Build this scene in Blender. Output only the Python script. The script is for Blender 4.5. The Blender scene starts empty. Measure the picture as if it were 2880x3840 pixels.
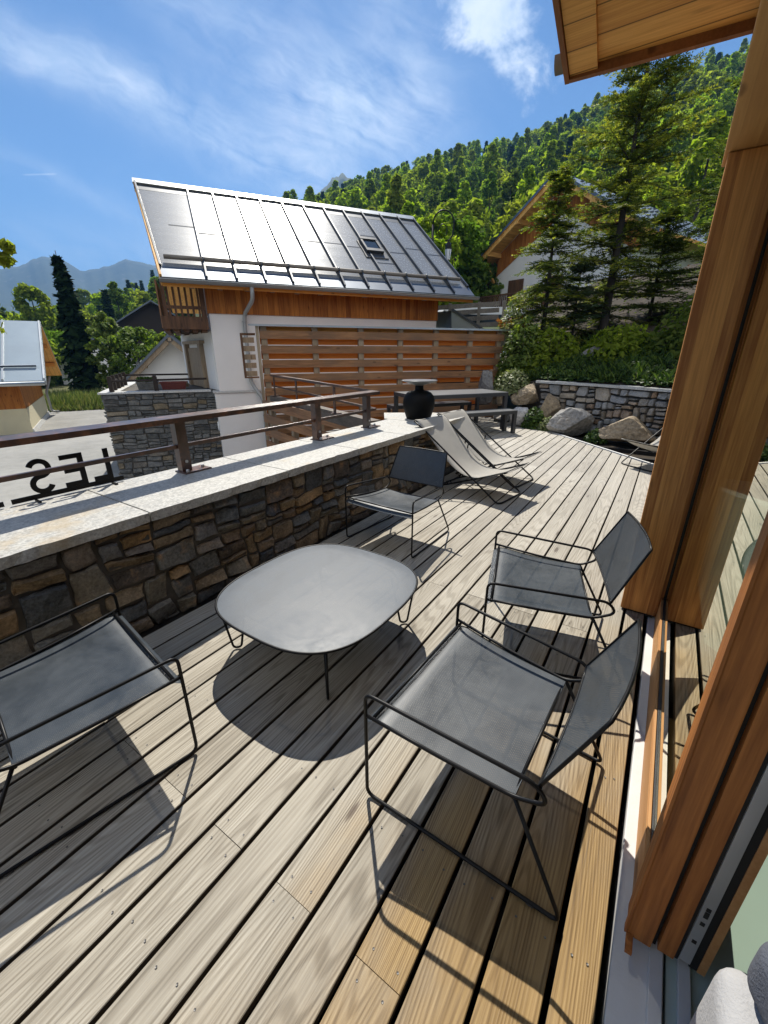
import bpy, bmesh, math, random
from math import radians, sin, cos, pi, sqrt, atan2, hypot
from mathutils import Vector, Matrix, noise as mnoise
sc = bpy.context.scene
COL = sc.collection
R = random.Random(7)

# ------------------------------------------------------------------ mesh builder
class MB:
    def __init__(s): s.v = []; s.f = []; s.m = []; s.sm = []
    def add(s, vs, fs, mi=0, smooth=False):
        b = len(s.v); s.v += [tuple(v) for v in vs]
        for f in fs: s.f.append(tuple(b + i for i in f)); s.m.append(mi); s.sm.append(smooth)
        return s
    def hexa(s, p, mi=0):       # 8 corners: bottom 4 ccw, top 4 ccw
        return s.add(p, [(3,2,1,0),(4,5,6,7),(0,1,5,4),(1,2,6,5),(2,3,7,6),(3,0,4,7)], mi)
    def box(s, x0, x1, y0, y1, z0, z1, mi=0):
        return s.hexa([(x0,y0,z0),(x1,y0,z0),(x1,y1,z0),(x0,y1,z0),(x0,y0,z1),(x1,y0,z1),(x1,y1,z1),(x0,y1,z1)], mi)
    def bbox(s, x0, x1, y0, y1, z0, z1, b=.004, mi=0):   # box with bevelled edges
        vs = []; xs=(x0,x1); ys=(y0,y1); zs=(z0,z1); bm = bmesh.new()
        bmesh.ops.create_cube(bm, size=1)
        for v in bm.verts: v.co = Vector(((x0+x1)/2+v.co.x*(x1-x0),(y0+y1)/2+v.co.y*(y1-y0),(z0+z1)/2+v.co.z*(z1-z0)))
        bmesh.ops.bevel(bm, geom=list(bm.edges), offset=b, segments=2, affect='EDGES', profile=.6)
        s.bm(bm, mi); return s
    def bm(s, bm, mi=0, smooth=False):
        bm.verts.ensure_lookup_table(); bm.verts.index_update()
        s.add([v.co[:] for v in bm.verts], [[v.index for v in f.verts] for f in bm.faces], mi, smooth); bm.free(); return s
    def beam(s, p, q, w, h, up=(0,0,1), mi=0):           # rectangular bar from p to q (w sideways, h along up)
        p = Vector(p); q = Vector(q); d = (q-p).normalized(); u = Vector(up)
        sd = d.cross(u)
        if sd.length < 1e-4: sd = d.cross(Vector((1,0,0)))
        sd.normalize(); u = sd.cross(d).normalized()
        a = sd*w/2; b = u*h/2
        return s.hexa([p-a-b, p+a-b, q+a-b, q-a-b, p-a+b, p+a+b, q+a+b, q-a+b], mi)
    def tube(s, pts, r, n=8, mi=0, closed=False, caps=True, fil=0, seg=5):
        P = [Vector(p) for p in pts]
        if fil: P = fillet(P, fil, seg, closed)
        rr = r if isinstance(r, (list, tuple)) else [r]*len(P)
        N = len(P); vs = []; prev = None
        for i, p in enumerate(P):
            a = P[i-1] if (i or closed) else P[i]; c = P[(i+1) % N] if (i < N-1 or closed) else P[i]
            d = (c-a)
            if d.length < 1e-9: d = Vector((0,0,1))
            d.normalize()
            if prev is None:
                ref = Vector((0,0,1)) if abs(d.z) < .9 else Vector((1,0,0))
                u = d.cross(ref).normalized()
            else:
                u = prev - d*prev.dot(d)
                u = u.normalized() if u.length > 1e-6 else d.orthogonal().normalized()
            prev = u; w = d.cross(u)
            for k in range(n):
                t = 2*pi*k/n; vs.append(p + (u*cos(t) + w*sin(t))*rr[i])
        fs = []
        for i in range(N if closed else N-1):
            j = (i+1) % N
            for k in range(n):
                fs.append((i*n+k, i*n+(k+1) % n, j*n+(k+1) % n, j*n+k))
        s.add(vs, fs, mi, True)
        if caps and not closed:
            b = len(s.v)-N*n
            s.f += [tuple(b+k for k in range(n))[::-1], tuple(b+(N-1)*n+k for k in range(n))]; s.m += [mi]*2; s.sm += [False]*2
        return s
    def lathe(s, prof, c=(0,0,0), n=40, mi=0, smooth=True):
        vs = []
        for r, z in prof:
            for k in range(n): vs.append((c[0]+r*cos(2*pi*k/n), c[1]+r*sin(2*pi*k/n), c[2]+z))
        fs = [(i*n+k, i*n+(k+1) % n, (i+1)*n+(k+1) % n, (i+1)*n+k) for i in range(len(prof)-1) for k in range(n)]
        return s.add(vs, fs, mi, smooth)
    def prism(s, poly, d, mi=0):                         # polygon (3-D points) extruded by vector d
        n = len(poly); d = Vector(d); a = [Vector(p) for p in poly]; b = [p+d for p in a]
        return s.add(a+b, [tuple(range(n))[::-1], tuple(range(n, 2*n))] + [(i, (i+1) % n, n+(i+1) % n, n+i) for i in range(n)], mi)
    def quad(s, a, b, c, d, mi=0): return s.add([a,b,c,d], [(0,1,2,3)], mi)

def fillet(P, r, seg=5, closed=False):
    out = []; N = len(P)
    for i, p in enumerate(P):
        if not closed and i in (0, N-1): out.append(p); continue
        a = P[i-1]; c = P[(i+1) % N]; u = (a-p); w = (c-p); lu = u.length; lw = w.length
        if lu < 1e-6 or lw < 1e-6: out.append(p); continue
        u /= lu; w /= lw
        if u.dot(w) < -.9995: out.append(p); continue
        t = min(r, lu*.49, lw*.49)
        for k in range(seg+1):
            x = k/seg; out.append((p+u*t)*(1-x)**2 + p*2*x*(1-x) + (p+w*t)*x*x)
    return out

def root_loc(o):
    l = Vector((0,0,0))
    while o is not None: l += o.location; o = o.parent
    return l
def obj(name, mb, mats, parent=None, local=False, label=None, smooth_angle=None):
    me = bpy.data.meshes.new(name)
    off = Vector((0,0,0)) if (parent is None or local) else root_loc(parent)
    me.from_pydata([(v[0]-off.x, v[1]-off.y, v[2]-off.z) for v in mb.v], [], mb.f)
    for m in (mats if isinstance(mats, (list, tuple)) else [mats]): me.materials.append(m)
    me.polygons.foreach_set('material_index', mb.m); me.polygons.foreach_set('use_smooth', mb.sm)
    me.update()
    o = bpy.data.objects.new(name, me); COL.objects.link(o)
    if parent: o.parent = parent
    if label: o['label'] = label
    return o
def tag(o, label, cat, group=None, kind=None):
    o['label'] = label; o['category'] = cat
    if group: o['group'] = group
    if kind: o['kind'] = kind
    return o
def thing(name, label, cat, loc=(0,0,0), rz=0, group=None):
    o = bpy.data.objects.new(name, None); COL.objects.link(o); o.empty_display_size = .1
    o.location = loc; o.rotation_euler = (0,0,rz)
    return tag(o, label, cat, group)
def struct(name, mb, m): 
    o = obj(name, mb, m); o['kind'] = 'structure'; return o
def copy_tree(o, parent=None):
    c = o.copy(); COL.objects.link(c)
    if parent: c.parent = parent
    for ch in list(o.children): copy_tree(ch, c)
    return c

# ------------------------------------------------------------------ node helper
class NT:
    def __init__(s, nt): s.nt = nt; s.L = nt.links
    def n(s, typ, **kw):
        nd = s.nt.nodes.new(typ)
        for k, v in kw.items():
            if k in nd.bl_rna.properties and k not in nd.inputs: setattr(nd, k, v)
            else: s.set(nd.inputs[k], v)
        return nd
    def set(s, inp, v):
        if hasattr(v, 'is_linked') or isinstance(v, bpy.types.NodeSocket): s.L.new(v, inp)
        else:
            if inp.type == 'RGBA' and len(v) == 3: v = (*v, 1)
            inp.default_value = v
    def m(s, op, a, b=0., c=0.):
        nd = s.nt.nodes.new('ShaderNodeMath'); nd.operation = op
        for i, v in enumerate((a, b, c)): s.set(nd.inputs[i], v)
        return nd.outputs[0]
    def add(s, a, b): return s.m('ADD', a, b)
    def mul(s, a, b): return s.m('MULTIPLY', a, b)
    def sub(s, a, b): return s.m('SUBTRACT', a, b)
    def step(s, x, a, b): # smoothstep 0..1
        nd = s.nt.nodes.new('ShaderNodeMapRange'); nd.interpolation_type = 'SMOOTHSTEP'
        s.set(nd.inputs[0], x); s.set(nd.inputs[1], a); s.set(nd.inputs[2], b); return nd.outputs[0]
    def xyz(s, v):
        nd = s.nt.nodes.new('ShaderNodeSeparateXYZ'); s.L.new(v, nd.inputs[0]); return nd.outputs
    def vec(s, x, y, z):
        nd = s.nt.nodes.new('ShaderNodeCombineXYZ')
        for i, v in enumerate((x, y, z)): s.set(nd.inputs[i], v)
        return nd.outputs[0]
    def noise(s, v, scale, detail=4., rough=.55, dist=0.):
        nd = s.n('ShaderNodeTexNoise', Scale=scale, Detail=detail, Roughness=rough, Distortion=dist)
        s.L.new(v, nd.inputs['Vector']); return nd.outputs['Fac']
    def ramp(s, f, stops, interp='LINEAR'):
        nd = s.nt.nodes.new('ShaderNodeValToRGB'); r = nd.color_ramp; r.interpolation = interp
        while len(r.elements) < len(stops): r.elements.new(.5)
        for e, (p, c) in zip(r.elements, stops): e.position = p; e.color = (*c, 1) if len(c) == 3 else c
        s.set(nd.inputs[0], f); return nd.outputs[0]
    def mix(s, f, a, b, mode='MIX'):
        nd = s.nt.nodes.new('ShaderNodeMix'); nd.data_type = 'RGBA'; nd.blend_type = mode
        s.set(nd.inputs[0], f); s.set(nd.inputs[6], a); s.set(nd.inputs[7], b); return nd.outputs[2]
    def coord(s, k='Object'): return s.nt.nodes.new('ShaderNodeTexCoord').outputs[k]
    def scale(s, v, x, y, z):
        nd = s.n('ShaderNodeMapping'); s.L.new(v, nd.inputs[0]); nd.inputs['Scale'].default_value = (x, y, z); return nd.outputs[0]
    def geo(s, k): return s.nt.nodes.new('ShaderNodeNewGeometry').outputs[k]
    def orand(s): return s.nt.nodes.new('ShaderNodeObjectInfo').outputs['Random']
    def bump(s, h, strength=.3, dist=.01):
        nd = s.n('ShaderNodeBump', Strength=strength, Distance=dist); s.L.new(h, nd.inputs['Height']); return nd.outputs[0]

def material(name, fn):
    m = bpy.data.materials.new(name); m.use_nodes = True; nt = m.node_tree; nt.nodes.clear()
    t = NT(nt); out = nt.nodes.new('ShaderNodeOutputMaterial')
    sh = fn(t); nt.links.new(sh, out.inputs[0]); return m
def pbsdf(t, color, rough=.6, metal=0., normal=None, spec=.5, **kw):
    nd = t.n('ShaderNodeBsdfPrincipled'); t.set(nd.inputs['Base Color'], color); t.set(nd.inputs['Roughness'], rough)
    t.set(nd.inputs['Metallic'], metal); t.set(nd.inputs['Specular IOR Level'], spec)
    if normal is not None: t.set(nd.inputs['Normal'], normal)
    for k, v in kw.items(): t.set(nd.inputs[k.replace('_', ' ')], v)
    return nd.outputs[0]
def plain(name, c, rough=.6, metal=0., var=.18, sc_=6., bump=0., spec=.5):
    def fn(t):
        co = t.coord(); n = t.noise(co, sc_, 5.)
        col = t.mix(n, tuple(x*(1-var) for x in c), tuple(min(1, x*(1+var)) for x in c))
        rr = t.add(t.mul(n, .16), rough-.08)
        nm = t.bump(t.noise(co, sc_*6, 4.), bump, .005) if bump else None
        return pbsdf(t, col, rr, metal, nm, spec)
    return material(name, fn)
# ------------------------------------------------------------------ materials
def wood(name, light, dark, axis=0, grain=26., rough=.62, plank=0., spec=.3, contrast=1., paxis=1, gray=None, joint=.85):
    """planed timber, grain along axis; plank = width of boards (darker joints) across paxis"""
    def fn(t):
        co = t.coord(); x, y, z = t.xyz(co); ax = [x, y, z]
        rnd = t.geo('Random Per Island')
        if plank:
            pl = t.m('FLOOR', t.mul(ax[paxis], 1/plank)); wn = t.n('ShaderNodeTexWhiteNoise', noise_dimensions='1D'); t.set(wn.inputs['W'], pl); rnd = wn.outputs['Value']
        sh = t.mul(rnd, 37.)
        along = ax[axis]; o = [ax[i] for i in range(3) if i != axis]
        v = t.vec(t.add(t.mul(along, .9), sh), t.mul(o[0], grain*.5), t.mul(o[1], grain*.5))
        n1 = t.noise(v, 1.6, 7., .62, .4)
        n3 = t.noise(t.vec(t.add(t.mul(along, 3.2), sh), t.mul(o[0], 95.), t.mul(o[1], 95.)), 1., 5., .6)
        v2 = t.vec(t.add(t.mul(along, .5), sh), t.mul(o[0], 3.), t.mul(o[1], 3.))
        n2 = t.noise(v2, 1.3, 3.)
        f = t.add(t.add(t.mul(t.sub(n1, .5), 1.7*contrast), t.mul(t.sub(n3, .5), 1.7*contrast)), t.add(t.mul(t.sub(n2, .5), 1.1), t.add(.22, t.mul(rnd, .56))))
        col = t.mix(t.m('MINIMUM', t.m('MAXIMUM', f, 0.), 1.), dark, light)
        vk = t.n('ShaderNodeTexVoronoi', Scale=1.); t.L.new(t.vec(t.add(t.mul(along, 2.4), sh), t.mul(o[0], 6.5), t.mul(o[1], 6.5)), vk.inputs['Vector'])
        kn = t.step(t.add(vk.outputs['Distance'], t.mul(t.sub(n3, .5), .05)), .16, .06)
        col = t.mix(t.mul(kn, .65), col, tuple(c*.4 for c in dark))
        if gray:
            g = t.step(t.noise(co, 1.2, 4.), .42, .62); col = t.mix(t.mul(g, .55), col, gray)
        if plank:
            fr = t.m('FRACT', t.mul(ax[paxis], 1/plank)); e = t.step(t.m('ABSOLUTE', t.sub(fr, .5)), .46, .495)
            col = t.mix(t.mul(e, joint), col, tuple(c*.12 for c in dark))
        return pbsdf(t, col, rough, 0., t.bump(t.add(n1, n3), .3, .003), spec)
    return material(name, fn)

def translucent_board(name, c, transl):
    def fn(t):
        co = t.coord(); x, y, z = t.xyz(co); n = t.noise(t.vec(t.mul(x, 1.2), t.mul(y, 20.), t.mul(z, 20.)), 1., 6.)
        col = t.mix(n, tuple(a*.6 for a in c), tuple(min(1, a*1.25) for a in c))
        b = pbsdf(t, col, .6, 0., None, .2); tr = t.n('ShaderNodeBsdfTranslucent'); t.set(tr.inputs[0], col)
        mx = t.n('ShaderNodeMixShader'); t.set(mx.inputs[0], transl); t.L.new(b, mx.inputs[1]); t.L.new(tr.outputs[0], mx.inputs[2]); return mx.outputs[0]
    return material(name, fn)

def deck_mat():
    def fn(t):
        co = t.coord(); x, y, z = t.xyz(co); rnd = t.geo('Random Per Island'); sh = t.mul(rnd, 61.)
        # cathedral grain: long stretched noise turned into rings
        base = t.noise(t.vec(t.add(t.mul(x, .24), sh), t.mul(y, 4.2), sh), 1., 1.2, .4, .05)
        rings = t.m('SINE', t.mul(base, 420.))
        rings = t.add(t.mul(rings, .5), .5)
        fine = t.noise(t.vec(t.add(t.mul(x, 2.2), sh), t.mul(y, 120.), sh), 1., 6., .65)
        mott = t.noise(t.vec(t.add(x, sh), t.mul(y, 2.), sh), 1.1, 5., .6)
        vk = t.n('ShaderNodeTexVoronoi', Scale=1.); t.L.new(t.vec(t.add(t.mul(x, 2.0), sh), t.mul(t.add(y, t.mul(rnd, 9.)), 8.), 0.), vk.inputs['Vector'])
        kr = t.step(t.xyz(vk.outputs['Color'])[0], .52, .56); kn = t.mul(kr, t.step(vk.outputs['Distance'], .13, .075)); halo = t.mul(kr, t.step(vk.outputs['Distance'], .34, .08))
        ln = t.step(rings, .35, 1.)
        g = t.add(t.mul(ln, t.add(-.22, t.mul(halo, -.30))), t.add(t.mul(t.sub(fine, .5), 1.25), t.mul(t.sub(mott, .5), .55)))
        f = t.add(t.add(g, .62), t.mul(t.sub(rnd, .5), .26))
        f = t.m('MINIMUM', t.m('MAXIMUM', f, 0.), 1.)
        grey = t.ramp(f, [(0., (.10, .085, .062)), (.3, (.22, .193, .150)), (.65, (.365, .332, .270)), (1., (.52, .482, .405))])
        yel = t.ramp(f, [(0., (.070, .040, .014)), (.3, (.175, .105, .037)), (.65, (.30, .195, .078)), (1., (.43, .30, .135))])
        # sheltered, still honey-coloured boards by the house front
        q = t.add(t.sub(t.sub(1.02, t.mul(y, 1.15)), t.mul(t.m('MAXIMUM', t.sub(x, .7), 0.), .42)), t.mul(t.sub(mott, .5), 1.4))
        q = t.add(q, t.mul(t.sub(rnd, .5), .55))
        col = t.mix(t.step(q, .1, .95), grey, yel)
        col = t.mix(t.mul(kn, .8), col, (.075, .05, .035))
        col = t.mix(t.mul(t.step(mott, .6, .8), .25), col, (.24, .25, .235))
        cr = t.step(t.noise(t.vec(t.add(t.mul(x, .8), sh), t.mul(y, 60.), sh), 1., 3., .5), .66, .72)
        col = t.mix(t.mul(cr, .5), col, (.06, .048, .04))
        # far, sun-silvered part
        far = t.step(x, 2.4, 5.5); col = t.mix(t.mul(far, .22), col, (.58, .565, .54))
        h = t.add(fine, t.mul(rings, .35))
        return pbsdf(t, col, t.add(.6, t.mul(fine, .15)), 0., t.bump(h, .35, .004), .35)
    return material('weathered_larch', fn)

def stone_mat(name, stops, scale=9., dark=.0, rough=.75, speck=.25):
    def fn(t):
        co = t.coord(); rnd = t.geo('Random Per Island')
        col = t.ramp(rnd, stops)
        sh = t.vec(t.mul(rnd, 19.), t.mul(rnd, 53.), t.mul(rnd, 31.))
        ad = t.n('ShaderNodeVectorMath', operation='ADD'); t.L.new(co, ad.inputs[0]); t.L.new(sh, ad.inputs[1])
        v = ad.outputs[0]
        n1 = t.noise(v, scale, 8., .62, .3); n2 = t.noise(v, scale*7, 4., .7); n3 = t.noise(v, scale*.35, 3.)
        col = t.mix(t.mul(t.step(n1, .52, .74), t.add(.15, t.mul(t.step(t.m('FRACT', t.mul(rnd, 7.)), .35, .8), .6))), col, (.34, .19, .08), 'MIX') if not dark else t.mix(t.mul(t.step(n1, .5, .75), .5), col, (.20, .15, .09))
        f = t.add(.55, t.add(t.mul(t.sub(n1, .5), .9), t.mul(t.sub(n2, .5), 1.2)))
        g = t.m('MINIMUM', t.m('MAXIMUM', t.add(f, t.mul(t.sub(n3, .5), .8)), .12), 1.6)
        col = t.mix(1., col, t.vec(g, g, g), 'MULTIPLY')
        col = t.mix(t.mul(t.step(n2, .67, .75), speck), col, (.55, .52, .47))
        return pbsdf(t, t.mix(1., col, (1.5, 1.5, 1.5), 'MULTIPLY'), rough, 0., t.bump(t.add(n1, t.mul(n2, .5)), .6, .012), .3)
    return material(name, fn)

def granite(name, c=(.47,.46,.44), stain=(.46,.33,.18)):
    def fn(t):
        co = t.coord(); rnd = t.geo('Random Per Island')
        n = t.noise(co, 70., 5., .75); n2 = t.noise(co, 3.2, 5., .6); n3 = t.noise(co, 40., 4.)
        f = t.add(t.mul(t.sub(n, .5), 2.2), t.add(.5, t.mul(t.sub(n3, .5), 1.)))
        col = t.mix(t.m('MINIMUM', t.m('MAXIMUM', f, 0.), 1.), tuple(x*.52 for x in c), tuple(min(.82, x*1.42) for x in c))
        col = t.mix(t.mul(t.step(t.add(n2, t.mul(t.sub(rnd, .5), .25)), .56, .72), .55), col, stain)
        return pbsdf(t, col, t.add(.42, t.mul(n3, .25)), 0., t.bump(n3, .35, .006), .45)
    return material(name, fn)

def rust(name):
    def fn(t):
        co = t.coord(); n = t.noise(co, 14., 8., .65); n2 = t.noise(co, 2.2, 4.)
        col = t.ramp(t.add(n, t.mul(t.sub(n2, .5), .5)), [(.25, (.018, .009, .007)), (.5, (.05, .020, .012)), (.66, (.13, .05, .022)), (.82, (.27, .11, .045))])
        return pbsdf(t, col, t.add(.20, t.mul(n, .25)), .0, t.bump(n, .15, .003), .9)
    return material(name, fn)

def zinc(name, c=(.30, .31, .32), rough=.36, wob=.0):
    def fn(t):
        co = t.coord(); n = t.noise(co, 1.4, 4.); n2 = t.noise(co, 18., 5.)
        col = t.mix(n, tuple(x*.8 for x in c), tuple(x*1.15 for x in c))
        nm = None
        if wob:
            v = t.scale(co, .8, 5.5, 5.5); w = t.noise(v, 1., 3., .5)
            nm = t.bump(t.add(w, t.mul(n2, .04)), wob, .05)
        return pbsdf(t, col, t.add(rough-.06, t.mul(n2, .14)), 1., nm)
    return material(name, fn)

def leaf(name, c1, c2, c3, transl=.35, rough=.5, objvar=.5, spec=.35):
    def fn(t):
        r = t.geo('Random Per Island'); o = t.orand()
        col = t.ramp(r, [(0., c1), (.5, c2), (1., c3)])
        hs = t.n('ShaderNodeHueSaturation'); t.set(hs.inputs['Color'], col)
        t.set(hs.inputs['Hue'], t.add(.5, t.mul(t.sub(o, .5), .05*objvar))); t.set(hs.inputs['Value'], t.add(1-.35*objvar, t.mul(o, .7*objvar)))
        t.set(hs.inputs['Saturation'], t.add(1.-.1*objvar, t.mul(o, .2*objvar)))
        b = pbsdf(t, hs.outputs[0], rough, 0., None, spec)
        tr = t.n('ShaderNodeBsdfTranslucent'); t.set(tr.inputs[0], t.mix(1., hs.outputs[0], (1.3, 1.45, .6), 'MULTIPLY'))
        mx = t.n('ShaderNodeMixShader'); t.set(mx.inputs[0], transl); t.L.new(b, mx.inputs[1]); t.L.new(tr.outputs[0], mx.inputs[2]); return mx.outputs[0]
    return material(name, fn)

def perforated(name, c, k, hole, rough=.38):
    """sheet steel with a regular pattern of small round holes, laid out in the sheet's own coordinates"""
    def fn(t):
        u = t.n('ShaderNodeUVMap').outputs[0]; x, y, z = t.xyz(u)
        s = t.mul(t.m('SINE', t.mul(x, k)), t.m('SINE', t.mul(y, k)))
        h = t.step(s, hole-.06, hole+.06)
        co = t.coord(); n = t.noise(co, 3.2, 7., .68, .6); n2 = t.noise(co, 26., 4.)
        n = t.m('MINIMUM', t.m('MAXIMUM', t.add(t.mul(t.sub(n, .5), 2.4), t.add(.35, t.mul(t.sub(n2, .5), .6))), 0.), 1.)
        col = t.mix(n, tuple(a*.85 for a in c), tuple(a*1.4+.006 for a in c))
        b = pbsdf(t, col, t.add(rough-.07, t.mul(n, .18)), 0., None, .5)
        tr = t.n('ShaderNodeBsdfTransparent'); mx = t.n('ShaderNodeMixShader'); t.L.new(h, mx.inputs[0]); t.L.new(b, mx.inputs[1]); t.L.new(tr.outputs[0], mx.inputs[2]); return mx.outputs[0]
    return material(name, fn)

def cloth(name, c, transl=.25, see=.06):
    def fn(t):
        co = t.coord(); x, y, z = t.xyz(co)
        n = t.noise(co, 5., 4.); w = t.add(t.m('SINE', t.mul(x, 900.)), t.m('SINE', t.mul(y, 900.)))
        col = t.mix(n, tuple(a*.86 for a in c), tuple(min(1, a*1.1) for a in c))
        b = pbsdf(t, col, .85, 0., t.bump(t.add(n, t.mul(w, .05)), .2, .01), .2)
        tr = t.n('ShaderNodeBsdfTranslucent'); t.set(tr.inputs[0], col)
        mx = t.n('ShaderNodeMixShader'); t.set(mx.inputs[0], transl); t.L.new(b, mx.inputs[1]); t.L.new(tr.outputs[0], mx.inputs[2])
        if not see: return mx.outputs[0]
        tp = t.n('ShaderNodeBsdfTransparent'); m2 = t.n('ShaderNodeMixShader'); t.set(m2.inputs[0], see); t.L.new(mx.outputs[0], m2.inputs[1]); t.L.new(tp.outputs[0], m2.inputs[2]); return m2.outputs[0]
    return material(name, fn)

def glass_mat(name, tint=(.80, .83, .77), boost=1.0):
    def fn(t):
        fr = t.n('ShaderNodeFresnel', IOR=1.5)
        tp = t.n('ShaderNodeBsdfTransparent', Color=tint); gl = t.n('ShaderNodeBsdfGlossy', Color=(.88, .86, .74), Roughness=.004)
        mx = t.n('ShaderNodeMixShader'); t.set(mx.inputs[0], t.mul(t.m('MINIMUM', t.mul(fr.outputs[0], boost), 1.), t.sub(1., t.geo('Backfacing')))); t.L.new(tp.outputs[0], mx.inputs[1]); t.L.new(gl.outputs[0], mx.inputs[2]); return mx.outputs[0]
    return material(name, fn)

def ground_mat(name, a, b, scale, rough=.9, c=None, bump=.4):
    def fn(t):
        co = t.coord(); n = t.noise(co, scale, 8., .6); n2 = t.noise(co, scale*9, 5., .6)
        f = t.add(t.mul(t.sub(n, .5), 1.6), t.add(.5, t.mul(t.sub(n2, .5), .7)))
        col = t.mix(t.m('MINIMUM', t.m('MAXIMUM', f, 0.), 1.), a, b)
        if c: col = t.mix(t.step(n2, .6, .75), col, c)
        return pbsdf(t, col, rough, 0., t.bump(n2, bump, .02), .2)
    return material(name, fn)

def patina(name, c, rough, bump):
    def fn(t):
        co = t.coord(); n = t.noise(co, 1.1, 4.); n2 = t.noise(co, 22., 5.)
        col = t.mix(n, tuple(x*.86 for x in c), tuple(x*1.12 for x in c))
        w = t.noise(t.scale(co, .55, 3.2, 3.2), 1., 2., .45)
        return pbsdf(t, col, t.add(rough-.02, t.mul(n2, .04)), .2, t.bump(t.add(w, t.mul(n2, .003)), bump, .04), .35)
    return material(name, fn)

M = {}
M['deck'] = deck_mat()
M['oldbeam'] = wood('old_beam', (.15,.12,.095), (.05,.04,.032), axis=1, grain=16.)
M['bolt'] = plain('zinc_bolt', (.5, .5, .49), .4, .7)
M['joist'] = plain('dark_joist', (.012, .009, .007), .9)
M['screw'] = plain('screw_steel', (.10, .095, .09), .5, .6)
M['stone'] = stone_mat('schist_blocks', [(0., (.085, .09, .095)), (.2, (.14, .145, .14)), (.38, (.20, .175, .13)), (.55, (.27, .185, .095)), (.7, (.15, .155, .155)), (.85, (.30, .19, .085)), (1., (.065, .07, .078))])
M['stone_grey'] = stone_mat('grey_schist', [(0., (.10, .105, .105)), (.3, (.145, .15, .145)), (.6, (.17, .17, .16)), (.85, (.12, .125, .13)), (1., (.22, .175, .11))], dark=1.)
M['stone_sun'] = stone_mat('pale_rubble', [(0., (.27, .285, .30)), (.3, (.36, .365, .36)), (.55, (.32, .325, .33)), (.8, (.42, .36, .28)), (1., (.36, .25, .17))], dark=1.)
M['mortar'] = plain('dark_mortar', (.085, .077, .066), .95, 0., .3, 20., .4)
M['granite'] = granite('granite_slab', (.41,.40,.365), (.42,.32,.18))
M['granite_dull'] = granite('pale_slab', (.5, .5, .48), (.45, .40, .32))
M['rust'] = rust('rusted_steel')
M['blacksteel'] = plain('black_paint', (.006, .006, .0065), .42, 0., .2, 8., 0., .22)
M['mesh'] = perforated('perforated_sheet', (.028, .036, .044), 2*pi/.0085, .875, .42)
M['tabletop'] = perforated('table_sheet', (.044, .058, .075), 2*pi/.0065, .92, .5)
M['cloth'] = cloth('beige_canvas', (.50, .475, .425))
M['char'] = plain('charcoal_metal', (.035, .037, .040), .42, 0., .2)
M['chartop'] = plain('slate_top', (.13, .135, .14), .36, 0., .2)
M['black_clay'] = plain('black_clay', (.004, .004, .004), .6, 0., .3, 5., 0., .15)
M['dish'] = plain('grey_dish', (.16, .165, .17), .3)
M['post'] = wood('post_timber', (.70, .335, .095), (.33, .125, .034), axis=2, grain=30., plank=.046, paxis=1, contrast=.9, joint=.12)
M['purlin'] = wood('purlin_timber', (.66, .37, .14), (.45, .22, .075), axis=0, grain=14., plank=.07, paxis=1, contrast=.6, joint=.08)
M['soffit'] = wood('soffit_boards', (.95, .56, .17), (.62, .30, .075), axis=1, grain=26., plank=.17, paxis=0, contrast=.9)
M['fascia'] = wood('fascia_board', (.30, .125, .045), (.14, .055, .02), axis=0, contrast=.6)
M['frame'] = wood('window_timber', (.48, .185, .048), (.17, .055, .014), axis=2, grain=34., contrast=.9)
M['rail_wood'] = wood('window_sill_timber', (.56, .31, .13), (.38, .17, .055), axis=0, contrast=.7)
M['glass'] = glass_mat('window_glass', boost=1.9)
M['pane'] = plain('dark_pane', (.02, .025, .03), .06)
M['concrete'] = plain('pale_concrete', (.60, .595, .58), .8, 0., .14, 9., .2)
M['white'] = plain('white_render', (.76, .745, .715), .9, 0., .09, 1.6, .1)
M['cream'] = plain('cream_render', (.62, .58, .47), .9, 0., .08, 3., .1)
M['lh_plinth'] = plain('ochre_render', (.60, .54, .36), .9, 0., .1, 3., .1)
M['clad'] = wood('larch_cladding', (.52, .20, .038), (.22, .07, .014), axis=2, grain=20., plank=.13, paxis=0, contrast=.9, spec=.2)
M['orange_board'] = wood('orange_board', (.80, .36, .075), (.55, .21, .03), axis=0, grain=20., contrast=.6)
M['glowboard'] = translucent_board('glowing_orange_board', (.62, .235, .04), .27)  # solid boards; translucency added to imitate a glow between the slats
M['greyboard'] = wood('grey_board', (.37, .185, .082), (.13, .060, .028), axis=0, grain=22., contrast=1., gray=(.15, .10, .065))
M['paleboard'] = wood('pale_board', (.36, .28, .19), (.20, .14, .085), axis=2, grain=20.)
M['oldwood'] = wood('old_brown_wood', (.17, .085, .042), (.045, .022, .012), axis=2, grain=18., contrast=1.)
M['darkwood'] = plain('dark_wood', (.022, .014, .010), .8, 0., .4)
M['zinc'] = patina('zinc_roof', (.23, .235, .237), .27, .16)
M['zinc_rib'] = zinc('zinc_rib', (.12, .125, .13), .38)
M['zinc_dark'] = zinc('zinc_flashing', (.15, .17, .20), .45)
M['zinc_cap'] = zinc('zinc_cap', (.48, .50, .50), .4)
M['gutter'] = patina('zinc_gutter', (.30, .31, .305), .45, .02)
M['bluezinc'] = patina('blue_zinc', (.25, .31, .36), .45, .12)
M['log'] = wood('grey_log', (.28, .25, .21), (.12, .10, .085), axis=0, grain=30.)
M['asphalt'] = ground_mat('old_asphalt', (.19, .19, .18), (.35, .345, .325), .45, .9, (.29, .285, .265))
M['soil'] = ground_mat('dark_soil', (.020, .016, .012), (.075, .058, .040), 1.6)
M['grassland'] = ground_mat('meadow', (.05, .065, .018), (.13, .12, .045), .5)
M['hill'] = ground_mat('forest_floor', (.022, .036, .010), (.05, .075, .018), .06)
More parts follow.
